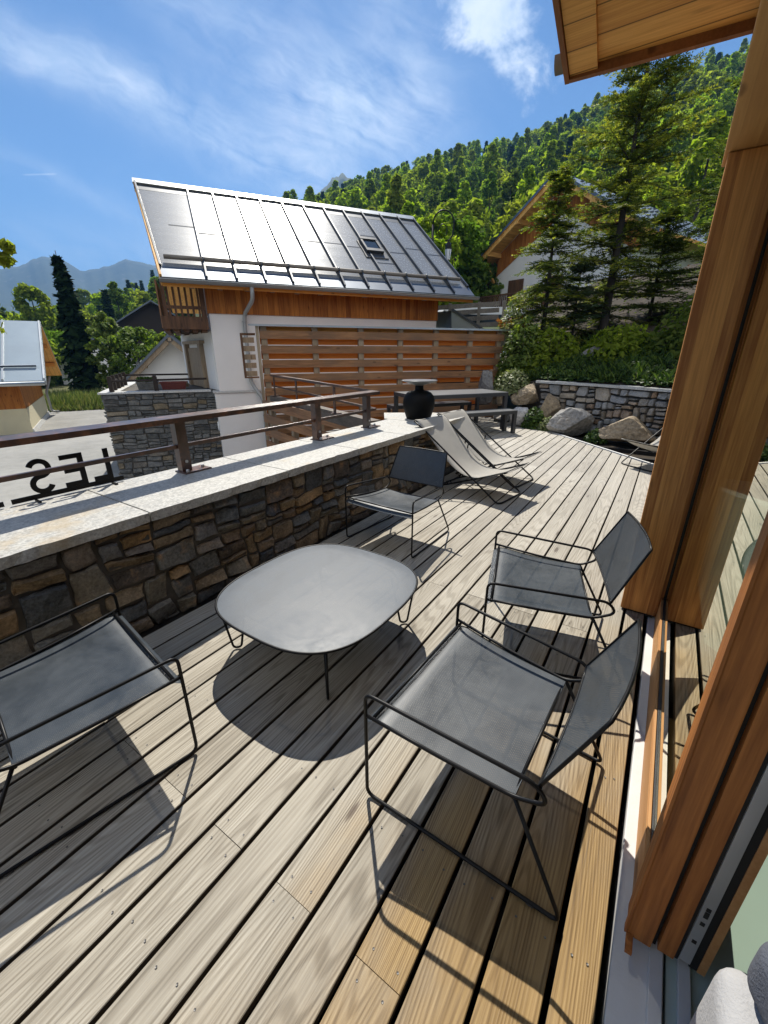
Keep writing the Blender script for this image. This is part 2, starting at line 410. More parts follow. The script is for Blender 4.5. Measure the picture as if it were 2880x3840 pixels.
M['edge'] = plain('board_edge_shade', (.085, .068, .052), .9, 0., .3, 8.)  # board sides coloured darker to put shade into the gaps
M['mountain'] = ground_mat('alpine_rock', (.05, .062, .04), (.105, .118, .07), .0035, .95, (.17, .16, .15), 0.)
M['rock_grey'] = stone_mat('boulder_grey', [(0., (.29, .285, .275)), (1., (.35, .335, .31))], 2.6, dark=1.)
M['rock_tan'] = stone_mat('boulder_tan', [(0., (.36, .29, .20)), (1., (.42, .33, .22))], 2.6, dark=1.)
M['rock_pale'] = stone_mat('boulder_pale', [(0., (.46, .47, .48)), (1., (.50, .49, .48))], 3., dark=1.)
M['rock_dark'] = stone_mat('boulder_dark', [(0., (.15, .15, .15)), (1., (.18, .17, .16))], 3., dark=1.)
M['bark'] = plain('bark', (.045, .036, .028), .9, 0., .4, 12., .6)
M['birch'] = plain('pale_bark', (.16, .14, .12), .9, 0., .4, 12., .4)
M['leaf_mid'] = leaf('leaf_mid', (.13, .18, .02), (.215, .28, .03), (.31, .36, .05), .62, .8, .5, .05)
M['leaf_yel'] = leaf('leaf_yellow', (.17, .21, .018), (.26, .30, .028), (.34, .37, .05), .6, .75, .3, .06)
M['leaf_dark'] = leaf('leaf_dark', (.075, .125, .022), (.125, .185, .030), (.19, .245, .044), .55, .8, .5, .05)
M['fir_far'] = leaf('far_fir_needles', (.020, .042, .016), (.034, .062, .020), (.055, .088, .028), .25, .75, .5, .08)
M['needle'] = leaf('fir_needles', (.048, .075, .020), (.092, .122, .030), (.155, .18, .044), .48, .55, .2, .18)
M['needle_new'] = leaf('fir_new_growth', (.17, .18, .026), (.25, .25, .038), (.33, .31, .06), .5, .5, .2, .2)
M['needle_blue'] = leaf('fir_blue_needles', (.05, .085, .045), (.09, .14, .075), (.13, .18, .10), .2, .5, .2)
M['spruce_dark'] = leaf('dark_spruce_needles', (.006, .014, .006), (.012, .026, .010), (.022, .040, .014), .08, .8, .2, .05)
M['bushleaf'] = leaf('bush_leaf', (.06, .11, .016), (.12, .18, .03), (.22, .28, .05), .45, .6, .3, .2)
M['weed'] = leaf('weed_leaf', (.018, .045, .010), (.055, .105, .018), (.14, .20, .035), .35, .5, .3)
M['drygrass'] = leaf('dry_grass', (.065, .10, .03), (.12, .15, .05), (.22, .21, .09), .35, .6, .3)
M['palebush'] = leaf('pale_bush_leaf', (.10, .13, .045), (.17, .20, .075), (.26, .29, .13), .3, .5, .3)
M['van'] = plain('white_paint', (.80, .80, .80), .3, 0., .03)
M['redpot'] = plain('red_planter', (.14, .028, .020), .5)
M['sofa'] = plain('grey_fabric', (.38, .38, .385), .95, 0., .12, 30., .5)
M['sofa_dark'] = plain('slate_fabric', (.10, .11, .135), .95, 0., .15, 30., .5)
M['floor_in'] = plain('floor_tile', (.42, .52, .49), .5, 0., .1, 3.)
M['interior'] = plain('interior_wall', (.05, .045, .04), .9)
M['steelplate'] = plain('lock_plate_steel', (.55, .55, .54), .35, .6, .06)
M['black'] = plain('black_rubber', (.006, .006, .006), .7)
M['lampglass'] = plain('frosted_lamp_glass', (.75, .77, .80), .25, 0., .05)
# ------------------------------------------------------------------ camera, sun, sky
PSI = radians(33.3); TH = radians(21.0)
cam = bpy.data.cameras.new('camera'); co = bpy.data.objects.new('camera', cam); COL.objects.link(co)
co.location = (0, 0, 1.5)
fwd = Vector((cos(PSI)*cos(TH), sin(PSI)*cos(TH), -sin(TH)))
co.rotation_euler = fwd.to_track_quat('-Z', 'Y').to_euler()
cam.sensor_fit = 'VERTICAL'; cam.sensor_height = 36; cam.lens = 36*1560/3840; cam.clip_start = .02; cam.clip_end = 12000
sc.camera = co
SAZ, SEL = radians(41.6), radians(52.5)
sd = Vector((cos(SEL)*cos(SAZ), cos(SEL)*sin(SAZ), sin(SEL)))
sl = bpy.data.lights.new('sun', 'SUN'); so = bpy.data.objects.new('sun', sl); COL.objects.link(so)
sl.energy = 4.1; sl.angle = radians(.55); sl.color = (1., .945, .845)
so.rotation_euler = sd.to_track_quat('Z', 'Y').to_euler()
sc.view_settings.view_transform = 'Standard'; sc.view_settings.look = 'None'; sc.view_settings.gamma = 1; sc.view_settings.exposure = 0.90
sc.cycles.max_bounces = 8; sc.cycles.transparent_max_bounces = 16; sc.cycles.caustics_reflective = False; sc.cycles.caustics_refractive = False
sc.cycles.sample_clamp_indirect = 6.

w = bpy.data.worlds.new('World'); sc.world = w; w.use_nodes = True; w.node_tree.nodes.clear()
t = NT(w.node_tree)
sky = t.n('ShaderNodeTexSky', sky_type='NISHITA', sun_disc=False, sun_elevation=SEL, sun_rotation=pi/2-SAZ, altitude=1400, air_density=1.0, dust_density=.25, ozone_density=2.2)
d = t.coord('Generated'); dx, dy, dz = t.xyz(d)
F = (cos(PSI), sin(PSI)); 
df = t.m('MAXIMUM', t.add(t.mul(dx, F[0]), t.mul(dy, F[1])), .04)
dr = t.add(t.mul(dx, F[1]), t.mul(dy, -F[0]))
u = t.m('DIVIDE', dr, df); v = t.m('DIVIDE', dz, df)            # slope coordinates of a direction, fixed to the world
warp = t.noise(t.vec(t.mul(u, 2.2), t.mul(v, 3.), 0.), 1., 4., .6)
u2 = t.add(u, t.mul(t.sub(warp, .5), .16)); v2 = t.add(v, t.mul(t.sub(warp, .5), .10))
def gauss(x, s): return t.m('EXPONENT', t.mul(t.m('POWER', t.m('ABSOLUTE', t.mul(x, 1/s)), 2.), -1.))
def band(p, q, s0, s1):
    """soft streak from p to q (in slope coordinates)"""
    L = hypot(q[0]-p[0], q[1]-p[1]); ax = ((q[0]-p[0])/L, (q[1]-p[1])/L)
    al = t.add(t.mul(t.sub(u2, p[0]), ax[0]), t.mul(t.sub(v2, p[1]), ax[1]))
    ac = t.add(t.mul(t.sub(u2, p[0]), -ax[1]), t.mul(t.sub(v2, p[1]), ax[0]))
    wd = t.add(s0, t.mul(t.m('MAXIMUM', t.m('MINIMUM', t.mul(al, 1/L), 1.), 0.), s1-s0))
    g = t.m('EXPONENT', t.mul(t.m('POWER', t.m('ABSOLUTE', t.m('DIVIDE', ac, wd)), 2.), -1.))
    return t.mul(g, t.mul(t.step(al, -.12, .05), t.step(al, L+.12, L-.08)))
ca, sa = cos(-.36), sin(-.36)
ua = t.add(t.mul(u2, ca), t.mul(v2, sa)); va = t.add(t.mul(u2, -sa), t.mul(v2, ca))
st = t.noise(t.vec(t.mul(ua, 3.2), t.mul(va, 19.), 0.), 1., 9., .62, .5)
st2 = t.noise(t.vec(t.mul(u2, 6.), t.mul(v2, 7.), 3.), 1., 8., .62, .9)
st3 = t.noise(t.vec(t.mul(t.add(u2, t.mul(v2, 1.1)), 13.), t.mul(t.sub(v2, t.mul(u2, .8)), 4.), 7.), 1., 7., .6, .4)
m1 = band((-.80, .56), (-.13, .315), .036, .055)
m2 = band((-.40, .60), (.02, .36), .06, .10)
m3 = t.mul(gauss(t.sub(u2, -.04), .15), gauss(t.sub(v2, .43), .10))
m4 = band((-.05, .72), (.12, .42), .07, .05)
m5 = t.mul(t.step(v, .30, .12), t.step(u, -.1, -.5))
m6 = band((-.74, .36), (-.50, .27), .018, .02)
big = t.noise(t.vec(t.mul(u, 1.5), t.mul(v, 2.), 11.), 1., 5., .6)
cov = t.add(t.mul(m1, .95), t.add(t.mul(m2, .55), t.add(t.mul(m3, .85), t.add(t.mul(m4, .40), t.add(t.mul(m5, .75), t.mul(m6, .3))))))
cov = t.add(cov, t.mul(t.step(big, .5, .8), .30))
tex = t.add(t.mul(st, .55), t.add(t.mul(st2, .35), t.mul(st3, .35)))
cir = t.mul(cov, t.step(tex, .38, .82))
cx_ = t.mul(t.m('SUBTRACT', u, .175), 1.); cy_ = t.sub(v, .60)
pn = t.noise(t.vec(t.mul(u, 9.), t.mul(v, 9.), 20.), 1., 9., .62, .2)
rad = t.m('SQRT', t.add(t.m('POWER', t.m('ABSOLUTE', t.mul(t.add(cx_, t.mul(cy_, .55)), 1/.115)), 2.), t.m('POWER', t.m('ABSOLUTE', t.mul(cy_, 1/.15)), 2.)))
puff = t.step(t.add(rad, t.mul(t.sub(pn, .5), -2.6)), 1.05, .35)
trail = t.mul(t.step(t.m('ABSOLUTE', t.sub(t.sub(v, .3262), t.mul(t.sub(u, -.672), .02))), .0018, .0006), t.mul(t.step(u, -.715, -.70), t.step(u, -.640, -.648)))
fac = t.m('MINIMUM', t.add(t.mul(cir, .68), t.add(t.mul(puff, .78), t.mul(trail, .30))), .92)
hsv = t.n('ShaderNodeHueSaturation'); t.set(hsv.inputs['Color'], sky.outputs[0]); t.set(hsv.inputs['Saturation'], 1.10); t.set(hsv.inputs['Value'], .80)
cl = t.mix(t.step(pn, .35, .7), (5.8, 6.7, 7.7), (8.2, 8.6, 9.0))
colr = t.mix(fac, hsv.outputs[0], cl)
# made-up broken white cloud behind the viewer, added as neutral fill light
dfr = t.add(t.mul(dx, F[0]), t.mul(dy, F[1]))
bk = t.mul(t.step(dfr, .12, -.35), t.step(t.noise(d, 2.6, 7., .6), .36, .56))
colr = t.mix(t.mul(bk, .85), colr, (11.8, 11.4, 10.7))
bg = t.n('ShaderNodeBackground', Strength=.085); t.L.new(colr, bg.inputs[0])
wo = w.node_tree.nodes.new('ShaderNodeOutputWorld'); t.L.new(bg.outputs[0], wo.inputs[0])

# ------------------------------------------------------------------ terrain
ZS = -1.6                                                           # street level (the deck is z = 0)
def lerp_tab(tab, x):
    if x <= tab[0][0]: return tab[0][1]
    for (a, b), (c, d_) in zip(tab, tab[1:]):
        if x <= c: return b+(d_-b)*(x-a)/(c-a)
    return tab[-1][1]
def sstep(x, a, b):
    x = max(0., min(1., (x-a)/(b-a))); return x*x*(3-2*x)
CREST = [(-40, 22), (-10, 23.4), (.5, 23.1), (9.2, 22.3), (16.2, 21.0), (18.4, 20.1), (24.6, 19.7), (33.3, 18.0), (37.5, 16.9), (40, 16.0), (44.3, 15.2), (50, 12.5), (56, 9.6), (59.8, 7.9), (67.2, 5.2), (70.7, 4.2), (73.1, 3.3), (78, 2.6), (95, 2.2)]
def hill_z(x, y):
    az = math.degrees(atan2(y, x)); r = hypot(x, y)
    right = 1-sstep(az, 46, 57)
    base = (1-right)*ZS + right*(2.2 + .085*max(0, r-16))
    r0 = 44*right + 62*(1-right); r1 = 330*right+230*(1-right)
    th = 10.5
    top = 1.5 + r1*math.tan(radians(lerp_tab(CREST, az))) - th
    k = max(0., (r-r0)/(r1-r0))
    nz = mnoise.noise(Vector((x*.03, y*.03, 0)))*3.2 + mnoise.noise(Vector((x*.09, y*.09, 5)))*1.0
    zb = (1-right)*ZS + right*(2.2+.085*28)
    z = base if k <= 0 else (zb + (top-zb)*(min(k, 1.)**1.12) + nz*min(1., k*5)*(1 if k < .9 else max(0, (1-k)*10)))
    if k > 1: z = top-(r-r1)*.25
    return z
hb = MB(); na, nr = 150, 60
azs = [-45+i*(143/na) for i in range(na+1)]
rs = [15.5*(420/15.5)**(j/nr) for j in range(nr+1)]
pts = []
for a in azs:
    for r in rs:
        x, y = r*cos(radians(a)), r*sin(radians(a)); pts.append((x, y, hill_z(x, y)))
fs = []
for i in range(na):
    for j in range(nr):
        rr = rs[j]; aa = azs[i]
        if aa > 50 and rr < 60: continue
        fs.append((i*(nr+1)+j, (i+1)*(nr+1)+j, (i+1)*(nr+1)+j+1, i*(nr+1)+j+1))
hb.add(pts, fs, 0, True); struct('hillside', hb, M['hill'])
g = MB(); S = 5200
g.add([(-S,-S,ZS-.03), (S,-S,ZS-.03), (S,S,ZS-.03), (-S,S,ZS-.03)], [(0,1,2,3)]); struct('ground', g, M['grassland'])
# street of old asphalt: a sheet running past the chalets
st_ = MB(); st_.add([(-30, 2.97, ZS-.004), (8., 2.97, ZS-.004), (9.5, 12., ZS-.004), (14.6, 20.2, ZS-.004), (20, 30, ZS-.004), (33, 55, ZS-.004), (37, 68, ZS-.004), (32, 68, ZS-.004), (25.5, 56, ZS-.004), (19.8, 46, ZS-.004), (13.5, 34, ZS-.004), (9.4, 29, ZS-.004), (6, 34, ZS-.004), (-30, 50, ZS-.004)], [tuple(range(14))]); struct('street', st_, M['asphalt'])
mh = MB(); mh.prism([(17.9-.35+12*0, 31.8, ZS), (18.25, 31.8, ZS), (18.4, 32.5, ZS), (17.7, 32.5, ZS)], (0,0,.006)); tag(obj('manhole_cover', mh, M['concrete']), 'square grey utility cover set flush in the asphalt street', 'manhole cover')
# far mountains
def mountain(name, tab, r, seed, z0=ZS-20):
    b = MB(); na_, nh = 200, 26; P_ = []
    a0, a1 = tab[0][0], tab[-1][0]
    for i in range(na_+1):
        a = a0+(a1-a0)*i/na_; e = lerp_tab(tab, a)
        H = r*math.tan(radians(e))
        for j in range(nh+1):
            k = j/nh; rr = r*(1-.42*(1-k)); ridge = mnoise.fractal(Vector((a*.42+k*.8, k*2.4-a*.1, seed)), .8, 2.1, 6)
            z = H*(k**1.25)*(1+.0*k) + ridge*H*.16*(1-k)*k*4*.5 + (mnoise.fractal(Vector((a*1.6, 3., seed)), 1., 2., 4)*H*.014 if k > .6 else 0)*k
            rr += ridge*r*.05*(1-k)
            P_.append((rr*cos(radians(a)), rr*sin(radians(a)), z0*(1-k)+z))
        
    F_ = [(i*(nh+1)+j, i*(nh+1)+j+1, (i+1)*(nh+1)+j+1, (i+1)*(nh+1)+j) for i in range(na_) for j in range(nh)]
    # back side so the range has depth
    n0 = len(P_)
    for i in range(na_+1):
        a = a0+(a1-a0)*i/na_; P_.append((r*1.5*cos(radians(a)), r*1.5*sin(radians(a)), z0))
    F_ += [(i*(nh+1)+nh, n0+i, n0+i+1, (i+1)*(nh+1)+nh) for i in range(na_)]
    b.add(P_, F_, 0, True); return struct(name, b, M['mountain'])
mountain('mountain_range', [(52, 8.2), (57, 8.6), (60, 8.9), (61.7, 9.1), (63.0, 8.5), (64.2, 8.1), (65.9, 7.7), (66.8, 8.4), (67.8, 8.75), (68.6, 8.7), (69.6, 8.3), (70.6, 7.7), (72.2, 7.3), (74, 7.8), (78, 8.4), (86, 7.), (100, 6)], 2600, 3.3)
mountain('mountain', [(30, 13), (36.6, 17.4), (38.0, 18.2), (39., 17.7), (40.6, 16.5), (42, 15.3), (46, 12.5), (54, 9)], 1300, 8.1)

# ------------------------------------------------------------------ deck
def deck_x_end(y):
    if y < 2.3: return 9.36-(2.3-y)*1.055
    return min(9.36+(y-2.3)*.55, 10.45-(y-3.65)*1.38)
dk = MB(); rd = random.Random(3)
def board(x0, x1, y0, y1, cut=None):
    h = .0
    e = .0022; z1 = rd.uniform(-.0015, .0015)
    cut0 = cut1 = x1
    if cut: cut0, cut1 = cut
    # top with a small arris on each long edge
    a = [(x0, y0, -.03), (x0, y0, z1-e), (x0, y0+e, z1), (x0, y1-e, z1), (x0, y1, z1-e), (x0, y1, -.03)]
    bq = [(cut0, y0, -.03), (cut0, y0, z1-e), (cut0, y0+e, z1), (cut1, y1-e, z1), (cut1, y1, z1-e), (cut1, y1, -.03)]
    dk.add(a+bq, [(i, i+6, i+7, i+1) for i in (1, 2, 3)] + [(0,1,2,3,4,5), (11,10,9,8,7,6)], 0)
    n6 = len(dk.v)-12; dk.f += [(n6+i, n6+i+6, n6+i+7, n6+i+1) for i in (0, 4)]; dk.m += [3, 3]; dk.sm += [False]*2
def screw(x, y):
    n = 7; r = .0034
    dk.add([(x+r*cos(2*pi*k/n), y+r*sin(2*pi*k/n), .0022) for k in range(n)] + [(x, y, .0016)], [(k, (k+1) % n, n) for k in range(n)], 1)
k = -1
while True:
    ya = .105+.15*(k-1)+.0066; yb = .105+.15*k-.0066
    if ya > 5.6: break
    if k == -1: ya, yb = -.150, -.054
    xs = -1.6 if ya < 2.2 else 5.32 if ya < 3.1 else 4.45+(ya-3.05)*.467+.28
    xe0, xe1 = deck_x_end(ya), deck_x_end(yb)
    off = .47 if k % 2 == 0 else 2.30
    cuts = [off+3.66*i for i in range(-2, 4)]
    if k == -1: cuts = [4.6, 8.4]
    a = xs
    for c in cuts+[99]:
        if c <= xs+.1: continue
        if c >= min(xe0, xe1)-.2:
            if a < min(xe0, xe1)-.05: board(a, 0, ya, yb, (xe0, xe1))
            break
        board(a, c-.001, ya, yb)
        for s in (-.035, .035):
            for yy in (ya+.03, yb-.03): screw(c+s+rd.uniform(-.006, .006), yy+rd.uniform(-.005, .005))
        a = c+.001
    for xx in [i*.61+.17 for i in range(-1, 14)]:
        if xs+.1 < xx < min(xe0, xe1)-.2 and rd.random() < .75:
            for yy in (ya+.03, yb-.03): screw(xx+rd.uniform(-.012, .012), yy+rd.uniform(-.006, .006))
    k += 1
for x in [i*.61+.17 for i in range(-2, 16)]: dk.box(x-.03, x+.03, -.15, 5., -.12, -.034, 2)
dk.box(-1.6, 9.2, -.15, -.11, -.20, -.034, 2)
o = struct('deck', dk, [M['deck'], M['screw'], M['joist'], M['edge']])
ub = MB(); ub.add([(-2, -.17, -.24), (10.6, -.17, -.24), (10.6, 6.4, -.24), (5.9, 6.4, -.24), (4.6, 3., -.24), (-2, 2.5, -.24)], [(0,1,2,3,4,5)]); struct('deck_underlay', ub, M['joist'])
kb = MB(); kb.prism([(9.37, 2.3, -.14), (9.43, 2.3, -.14), (6.86, -.18, -.14), (6.80, -.18, -.14)], (0,0,.147)); 
kb.prism([(9.37, 2.3, -.14), (9.43, 2.3, -.14), (10.1, 3.6, -.14), (10.05, 3.6, -.14)], (0,0,.147)); struct('deck_edge_kerb', kb, M['concrete'])
sb = MB(); sb.bbox(-1.6, 7., -.29, -.172, -.25, -.012, .004); struct('threshold_slab', sb, M['concrete'])

# ------------------------------------------------------------------ stone masonry
def masonry(mb, place, L, H, rng, rnd_=.022, flat=True, warp=.035, wmax=.42, wmin=.10, hmax=.17, hmin=.05, gap=.012, depth=.03, mi=0, top=None, hole=None, res=(6, 4)):
    rects = []
    def split(x, y, w, h, lev=0):
        if w > wmax*rng.uniform(.45, 1.15) and w > 2*wmin:
            c = w*rng.uniform(.36, .64); split(x, y, c, h, lev+1); split(x+c, y, w-c, h, lev+1); return
        if h > hmax*rng.uniform(.35, 1.25) and h > 2*hmin and h > w*.42:
            c = h*rng.uniform(.36, .64); split(x, y, w, c, lev+1); split(x, y+c, w, h-c, lev+1); return
        rects.append((x, y, w, h))
    y = 0
    while y < H-1e-6:
        bh = min(H-y, rng.uniform(hmax*1.2, hmax*2.3))
        if H-y-bh < hmin*1.2: bh = H-y
        x = 0
        while x < L-1e-6:
            bw = min(L-x, rng.uniform(wmax*1.2, wmax*2.2))
            if L-x-bw < wmin: bw = L-x
            split(x, y, bw, bh); x += bw
        y += bh
    nx, ny = res
    for (x, y, w, h) in rects:
        if hole and hole(x+w/2, y+h/2): continue
        g = gap*rng.uniform(.35, .7); j = min(.018, .12*h)
        c = [(x+g+rng.uniform(-j*.3, j), y+g+rng.uniform(-j*.3, j)), (x+w-g-rng.uniform(-j*.3, j), y+g+rng.uniform(-j*.3, j)), (x+w-g-rng.uniform(-j*.3, j), y+h-g-rng.uniform(-j*.3, j)), (x+g+rng.uniform(-j*.3, j), y+h-g-rng.uniform(-j*.3, j))]
        bev = min(.022, .35*h, .35*w); d0 = depth*rng.uniform(.45, 1.15); sd_ = rng.random()*100; tx, ty = rng.uniform(-.02, .02), rng.uniform(-.02, .02)
        vs = []
        def P2(a, b): 
            return ((1-a)*(1-b)*c[0][0]+a*(1-b)*c[1][0]+a*b*c[2][0]+(1-a)*b*c[3][0], (1-a)*(1-b)*c[0][1]+a*(1-b)*c[1][1]+a*b*c[2][1]+(1-a)*b*c[3][1])
        wz_ = lambda px, py: (px+mnoise.noise(Vector((px*3.1, py*3.1, 40)))*warp*1.3+mnoise.noise(Vector((px*9, py*9, 60)))*warp*.35, py+mnoise.noise(Vector((px*2.6, py*3.4, 80)))*warp*(1 if .04 < py < H-.04 else .0)+mnoise.noise(Vector((px*8, py*8, 90)))*warp*.3)
        for jj in range(ny+1):
            for ii in range(nx+1):
                a = (0, .5*bev/w, *[(.5*bev/w)+(1-bev/w)*q_/(nx-2) for q_ in range(1, nx-2)], 1-.5*bev/w, 1)[ii]; b = (0, .5*bev/h, *[(.5*bev/h)+(1-bev/h)*q_/(ny-2) for q_ in range(1, ny-2)], 1-.5*bev/h, 1)[jj]
                # round the outline a little
                ea, eb = 2*a-1, 2*b-1
                k_ = 1-rnd_*(abs(ea)*abs(eb))**3
                px, py = P2(.5+.5*ea*k_, .5+.5*eb*k_)
                nz = mnoise.noise(Vector((px*9, py*9, sd_)))
                edge = max(abs(ea), abs(eb))
                if edge > .99: 
                    px += mnoise.noise(Vector((px*22, py*22, sd_+7)))*.008; py += mnoise.noise(Vector((px*22, py*22, sd_+17)))*.008; dd = d0*.3
                else: dd = d0*(1-.10*edge**4) + nz*.012 + mnoise.noise(Vector((px*31, py*31, sd_)))*.005 + tx*ea+ty*eb
                px, py = wz_(px, py); vs.append((px, py, dd))
        N = len(vs); fs = []
        for jj in range(ny):
            for ii in range(nx):
                q = jj*(nx+1)+ii; fs.append((q, q+1, q+nx+2, q+nx+1))
        ring = [i for i in range(nx+1)] + [(nx+1)*jj+nx for jj in range(1, ny+1)] + [(nx+1)*ny+i for i in range(nx-1, -1, -1)] + [(nx+1)*jj for jj in range(ny-1, 0, -1)]
        vs += [(vs[i][0], vs[i][1], -.03) for i in ring]
        n = len(ring)
        fs += [(ring[i], N+i, N+(i+1) % n, ring[(i+1) % n]) for i in range(n)]
        mb.add([place(*v) for v in vs], fs, mi, flat is False)
    return rects

# terrace wall with granite coping
tw = thing('terrace_wall', 'long low wall of brown and grey stone blocks topped with granite slabs beside the deck', 'wall', (2., 2.6, 0))
rw = random.Random(11); b = MB()
masonry(b, lambda s, t_, d_: (-1.6+s, 2.262-d_, -.02+t_), 6.9, .66, rw, wmax=.46, wmin=.07, hmax=.19, hmin=.035, gap=.010, depth=.026, res=(12, 7))
obj('stonework', b, M['stone'], tw)
b = MB(); b.box(-1.6, 5.3, 2.266, 2.9, -.3, .635); b.box(-1.6, 4.5, 2.7, 2.9, ZS, -.3); obj('wall_core', b, M['mortar'], tw)
xs = [-1.7, -.75, .30, 1.06, 2.09, 2.96, 3.80, 4.62, 5.36]
b = MB()
def slab(poly, z0=.636, z1=.69):
    """coping slab with a rough, broken front edge"""
    bm = bmesh.new(); vs = [bm.verts.new((p[0], p[1], z0)) for p in poly]; f = bm.faces.new(vs)
    r = bmesh.ops.extrude_face_region(bm, geom=[f]); 
    for v_ in [e for e in r['geom'] if isinstance(e, bmesh.types.BMVert)]: v_.co.z = z1
    bmesh.ops.recalc_face_normals(bm, faces=bm.faces)
    bmesh.ops.subdivide_edges(bm, edges=[e for e in bm.edges if e.calc_length() > .3], cuts=14, use_grid_fill=True)
    bmesh.ops.triangulate(bm, faces=[f_ for f_ in bm.faces if len(f_.verts) > 4])
    for v_ in bm.verts:
        p = v_.co; nn = mnoise.noise(Vector((p.x*14, p.y*14, p.z*20)))*.006
        if p.y < 2.30: p.y += nn*2.2
        p.z += nn*.25
    b.bm(bm)
for i in range(len(xs)-1):
    x0, x1 = xs[i]+.005, xs[i+1]-.005; sk = -.10
    if i == len(xs)-2: poly = [(x0, 2.215, 0), (x1, 2.215, 0), (5.5, 2.75, 0), (5.1, 3.35, 0), (x0+sk*0-.0, 3.03, 0)]
    else: poly = [(x0, 2.215, 0), (x1, 2.215, 0), (x1, 2.965, 0), (x0, 2.965, 0)]
    slab(poly)
obj('coping', b, M['granite'], tw)
b = MB(); b.beam((4.45, 3.05, .60), (6.03, 6.64, .60), .14, .17); mesh_b = obj('edge_beam', b, M['oldbeam'], tw)

# railing of rusted steel
rl = thing('steel_railing', 'rusted flat steel handrail with posts bolted to the granite slabs of the terrace wall', 'railing', (1.7, 2.9, .69))
YF, YB, ZR = 2.722, 2.892, 1.088
b = MB(); b.hexa([(-1.7,YF,ZR-.034),(4.06,YF,ZR-.034),(4.15,YB,ZR-.034),(-1.7,YB,ZR-.034),(-1.7,YF,ZR),(4.06,YF,ZR),(4.15,YB,ZR),(-1.7,YB,ZR)])
E2 = Vector((6.06, 6.62, 0)); c0 = Vector((4.105, 2.807, 0)); dd_ = (E2-c0).normalized(); nn_ = Vector((-dd_.y, dd_.x, 0))
q = [Vector((4.063, YF+.001, 0)), E2-nn_*.06, E2+nn_*.06, Vector((4.153, YB+.001, 0))]
b.hexa([(p.x, p.y, ZR-.034) for p in q]+[(p.x, p.y, ZR) for p in q])
obj('top_rail', b, M['rust'], rl)
b = MB(); b.box(-1.7, 4.10, 2.806, 2.832, .866, .892); b.beam((4.11, 2.82, .879), (6.02, 6.62, .879), .026, .026); obj('mid_rail', b, M['rust'], rl)
PX = [-1.1, 1.66, 3.085, 3.93]
for x in PX:
    b = MB(); b.box(x-.038, x+.038, 2.79, 2.802, .70, ZR-.034); b.box(x-.038, x-.026, 2.8022, 2.85, .70, ZR-.034); p = obj('post', b, M['rust'], rl)
    b = MB(); b.bbox(x-.05, x+.16, 2.735, 2.87, .690, .700, .002); q = obj('base_plate', b, M['rust'], p)
    for sx, sy in ((-.02, 2.755), (.13, 2.80)):
        b = MB(); b.lathe([(.0, .020), (.009, .020), (.013, .012), (.013, .0)], (x+sx, sy, .70), 8, 0, False); obj('bolt', b, M['bolt'], q)
    b = MB(); b.tube([(x-.0, 2.79, .77), (x, 2.779, .77)], .011, 8); obj('bolt', b, M['bolt'], p)
for f in (.28, .66, .97):
    c = Vector((4.11, 2.82, 0)).lerp(Vector((6.02, 6.62, 0)), f)
    b = MB(); b.beam((c.x, c.y, .69), (c.x, c.y, ZR-.034), .07, .014, up=(nn_.x, nn_.y, 0)); p = obj('post', b, M['rust'], rl)
    b = MB(); b.beam((c.x-dd_.x*.07, c.y-dd_.y*.07, .696), (c.x+dd_.x*.07, c.y+dd_.y*.07, .696), .15, .010); obj('base_plate', b, M['rust'], p)

# letters LES seen from behind, on a strip at the outer edge
ls = thing('letter_sign', 'black steel letters LES on a strip, seen from behind on the terrace wall edge', 'sign', (1., 2.955, .69))
YL = 2.948; TK = .008
b = MB(); b.box(.69, 1.295, YL, YL+TK, .700, .728); 
for x in (.80, 1.22): b.box(x-.006, x+.006, YL-.06, YL+.006, .691, .700)
obj('base_strip', b, M['blacksteel'], ls)
b = MB(); b.box(1.205, 1.235, YL, YL+TK, .7285, .925); b.box(1.125, 1.2045, YL, YL+TK, .7285, .757); obj('letter', b, M['blacksteel'], ls)
b = MB(); b.box(1.055, 1.086, YL, YL+TK, .7285, .925); 
for z0 in (.7285, .813, .897): b.box(.965 if z0 != .813 else .975, 1.0545, YL, YL+TK, z0, z0+.028)
obj('letter', b, M['blacksteel'], ls)
b = MB(); pts = []
for i in range(0, 33):
    s = i/32
    if s < .5: a = radians(-28+ (s/.5)*268); c = (.855, .871); 
    else: a = radians(60-((s-.5)/.5)*268); c = (.855, .782)
    if s < .5: a = radians(20+(s/.5)*250)
    else: a = radians(90-((s-.5)/.5)*250)
    pts.append((c[0]+.047*cos(a)*1.0, c[1]+.0445*sin(a)))
# mirrored S (we stand behind it): flip in x
pts = [(2*.855-x, z) for x, z in pts]
for (x0, z0), (x1, z1), i in zip(pts, pts[1:], range(99)):
    pass
def ribbon(P_, wd):
    Lf, Rt = [], []
    for i, (x, z) in enumerate(P_):
        a = P_[max(0, i-1)]; c = P_[min(len(P_)-1, i+1)]; dx_, dz_ = c[0]-a[0], c[1]-a[1]; l = hypot(dx_, dz_)
        Lf.append((x-dz_/l*wd/2, z+dx_/l*wd/2)); Rt.append((x+dz_/l*wd/2, z-dx_/l*wd/2))
    n = len(P_)
    vs = [(x, YL, z) for x, z in Lf]+[(x, YL, z) for x, z in Rt]+[(x, YL+TK, z) for x, z in Lf]+[(x, YL+TK, z) for x, z in Rt]
    fs = []
    for i in range(n-1): fs += [(i, i+1, n+i+1, n+i), (2*n+i, 3*n+i, 3*n+i+1, 2*n+i+1), (i, 2*n+i, 2*n+i+1, i+1), (n+i, n+i+1, 3*n+i+1, 3*n+i)]
    fs += [(0, n, 3*n, 2*n), (n-1, 3*n-1, 4*n-1, 2*n-1)]
    b.add(vs, fs)
ribbon(pts, .028); obj('letter', b, M['blacksteel'], ls)
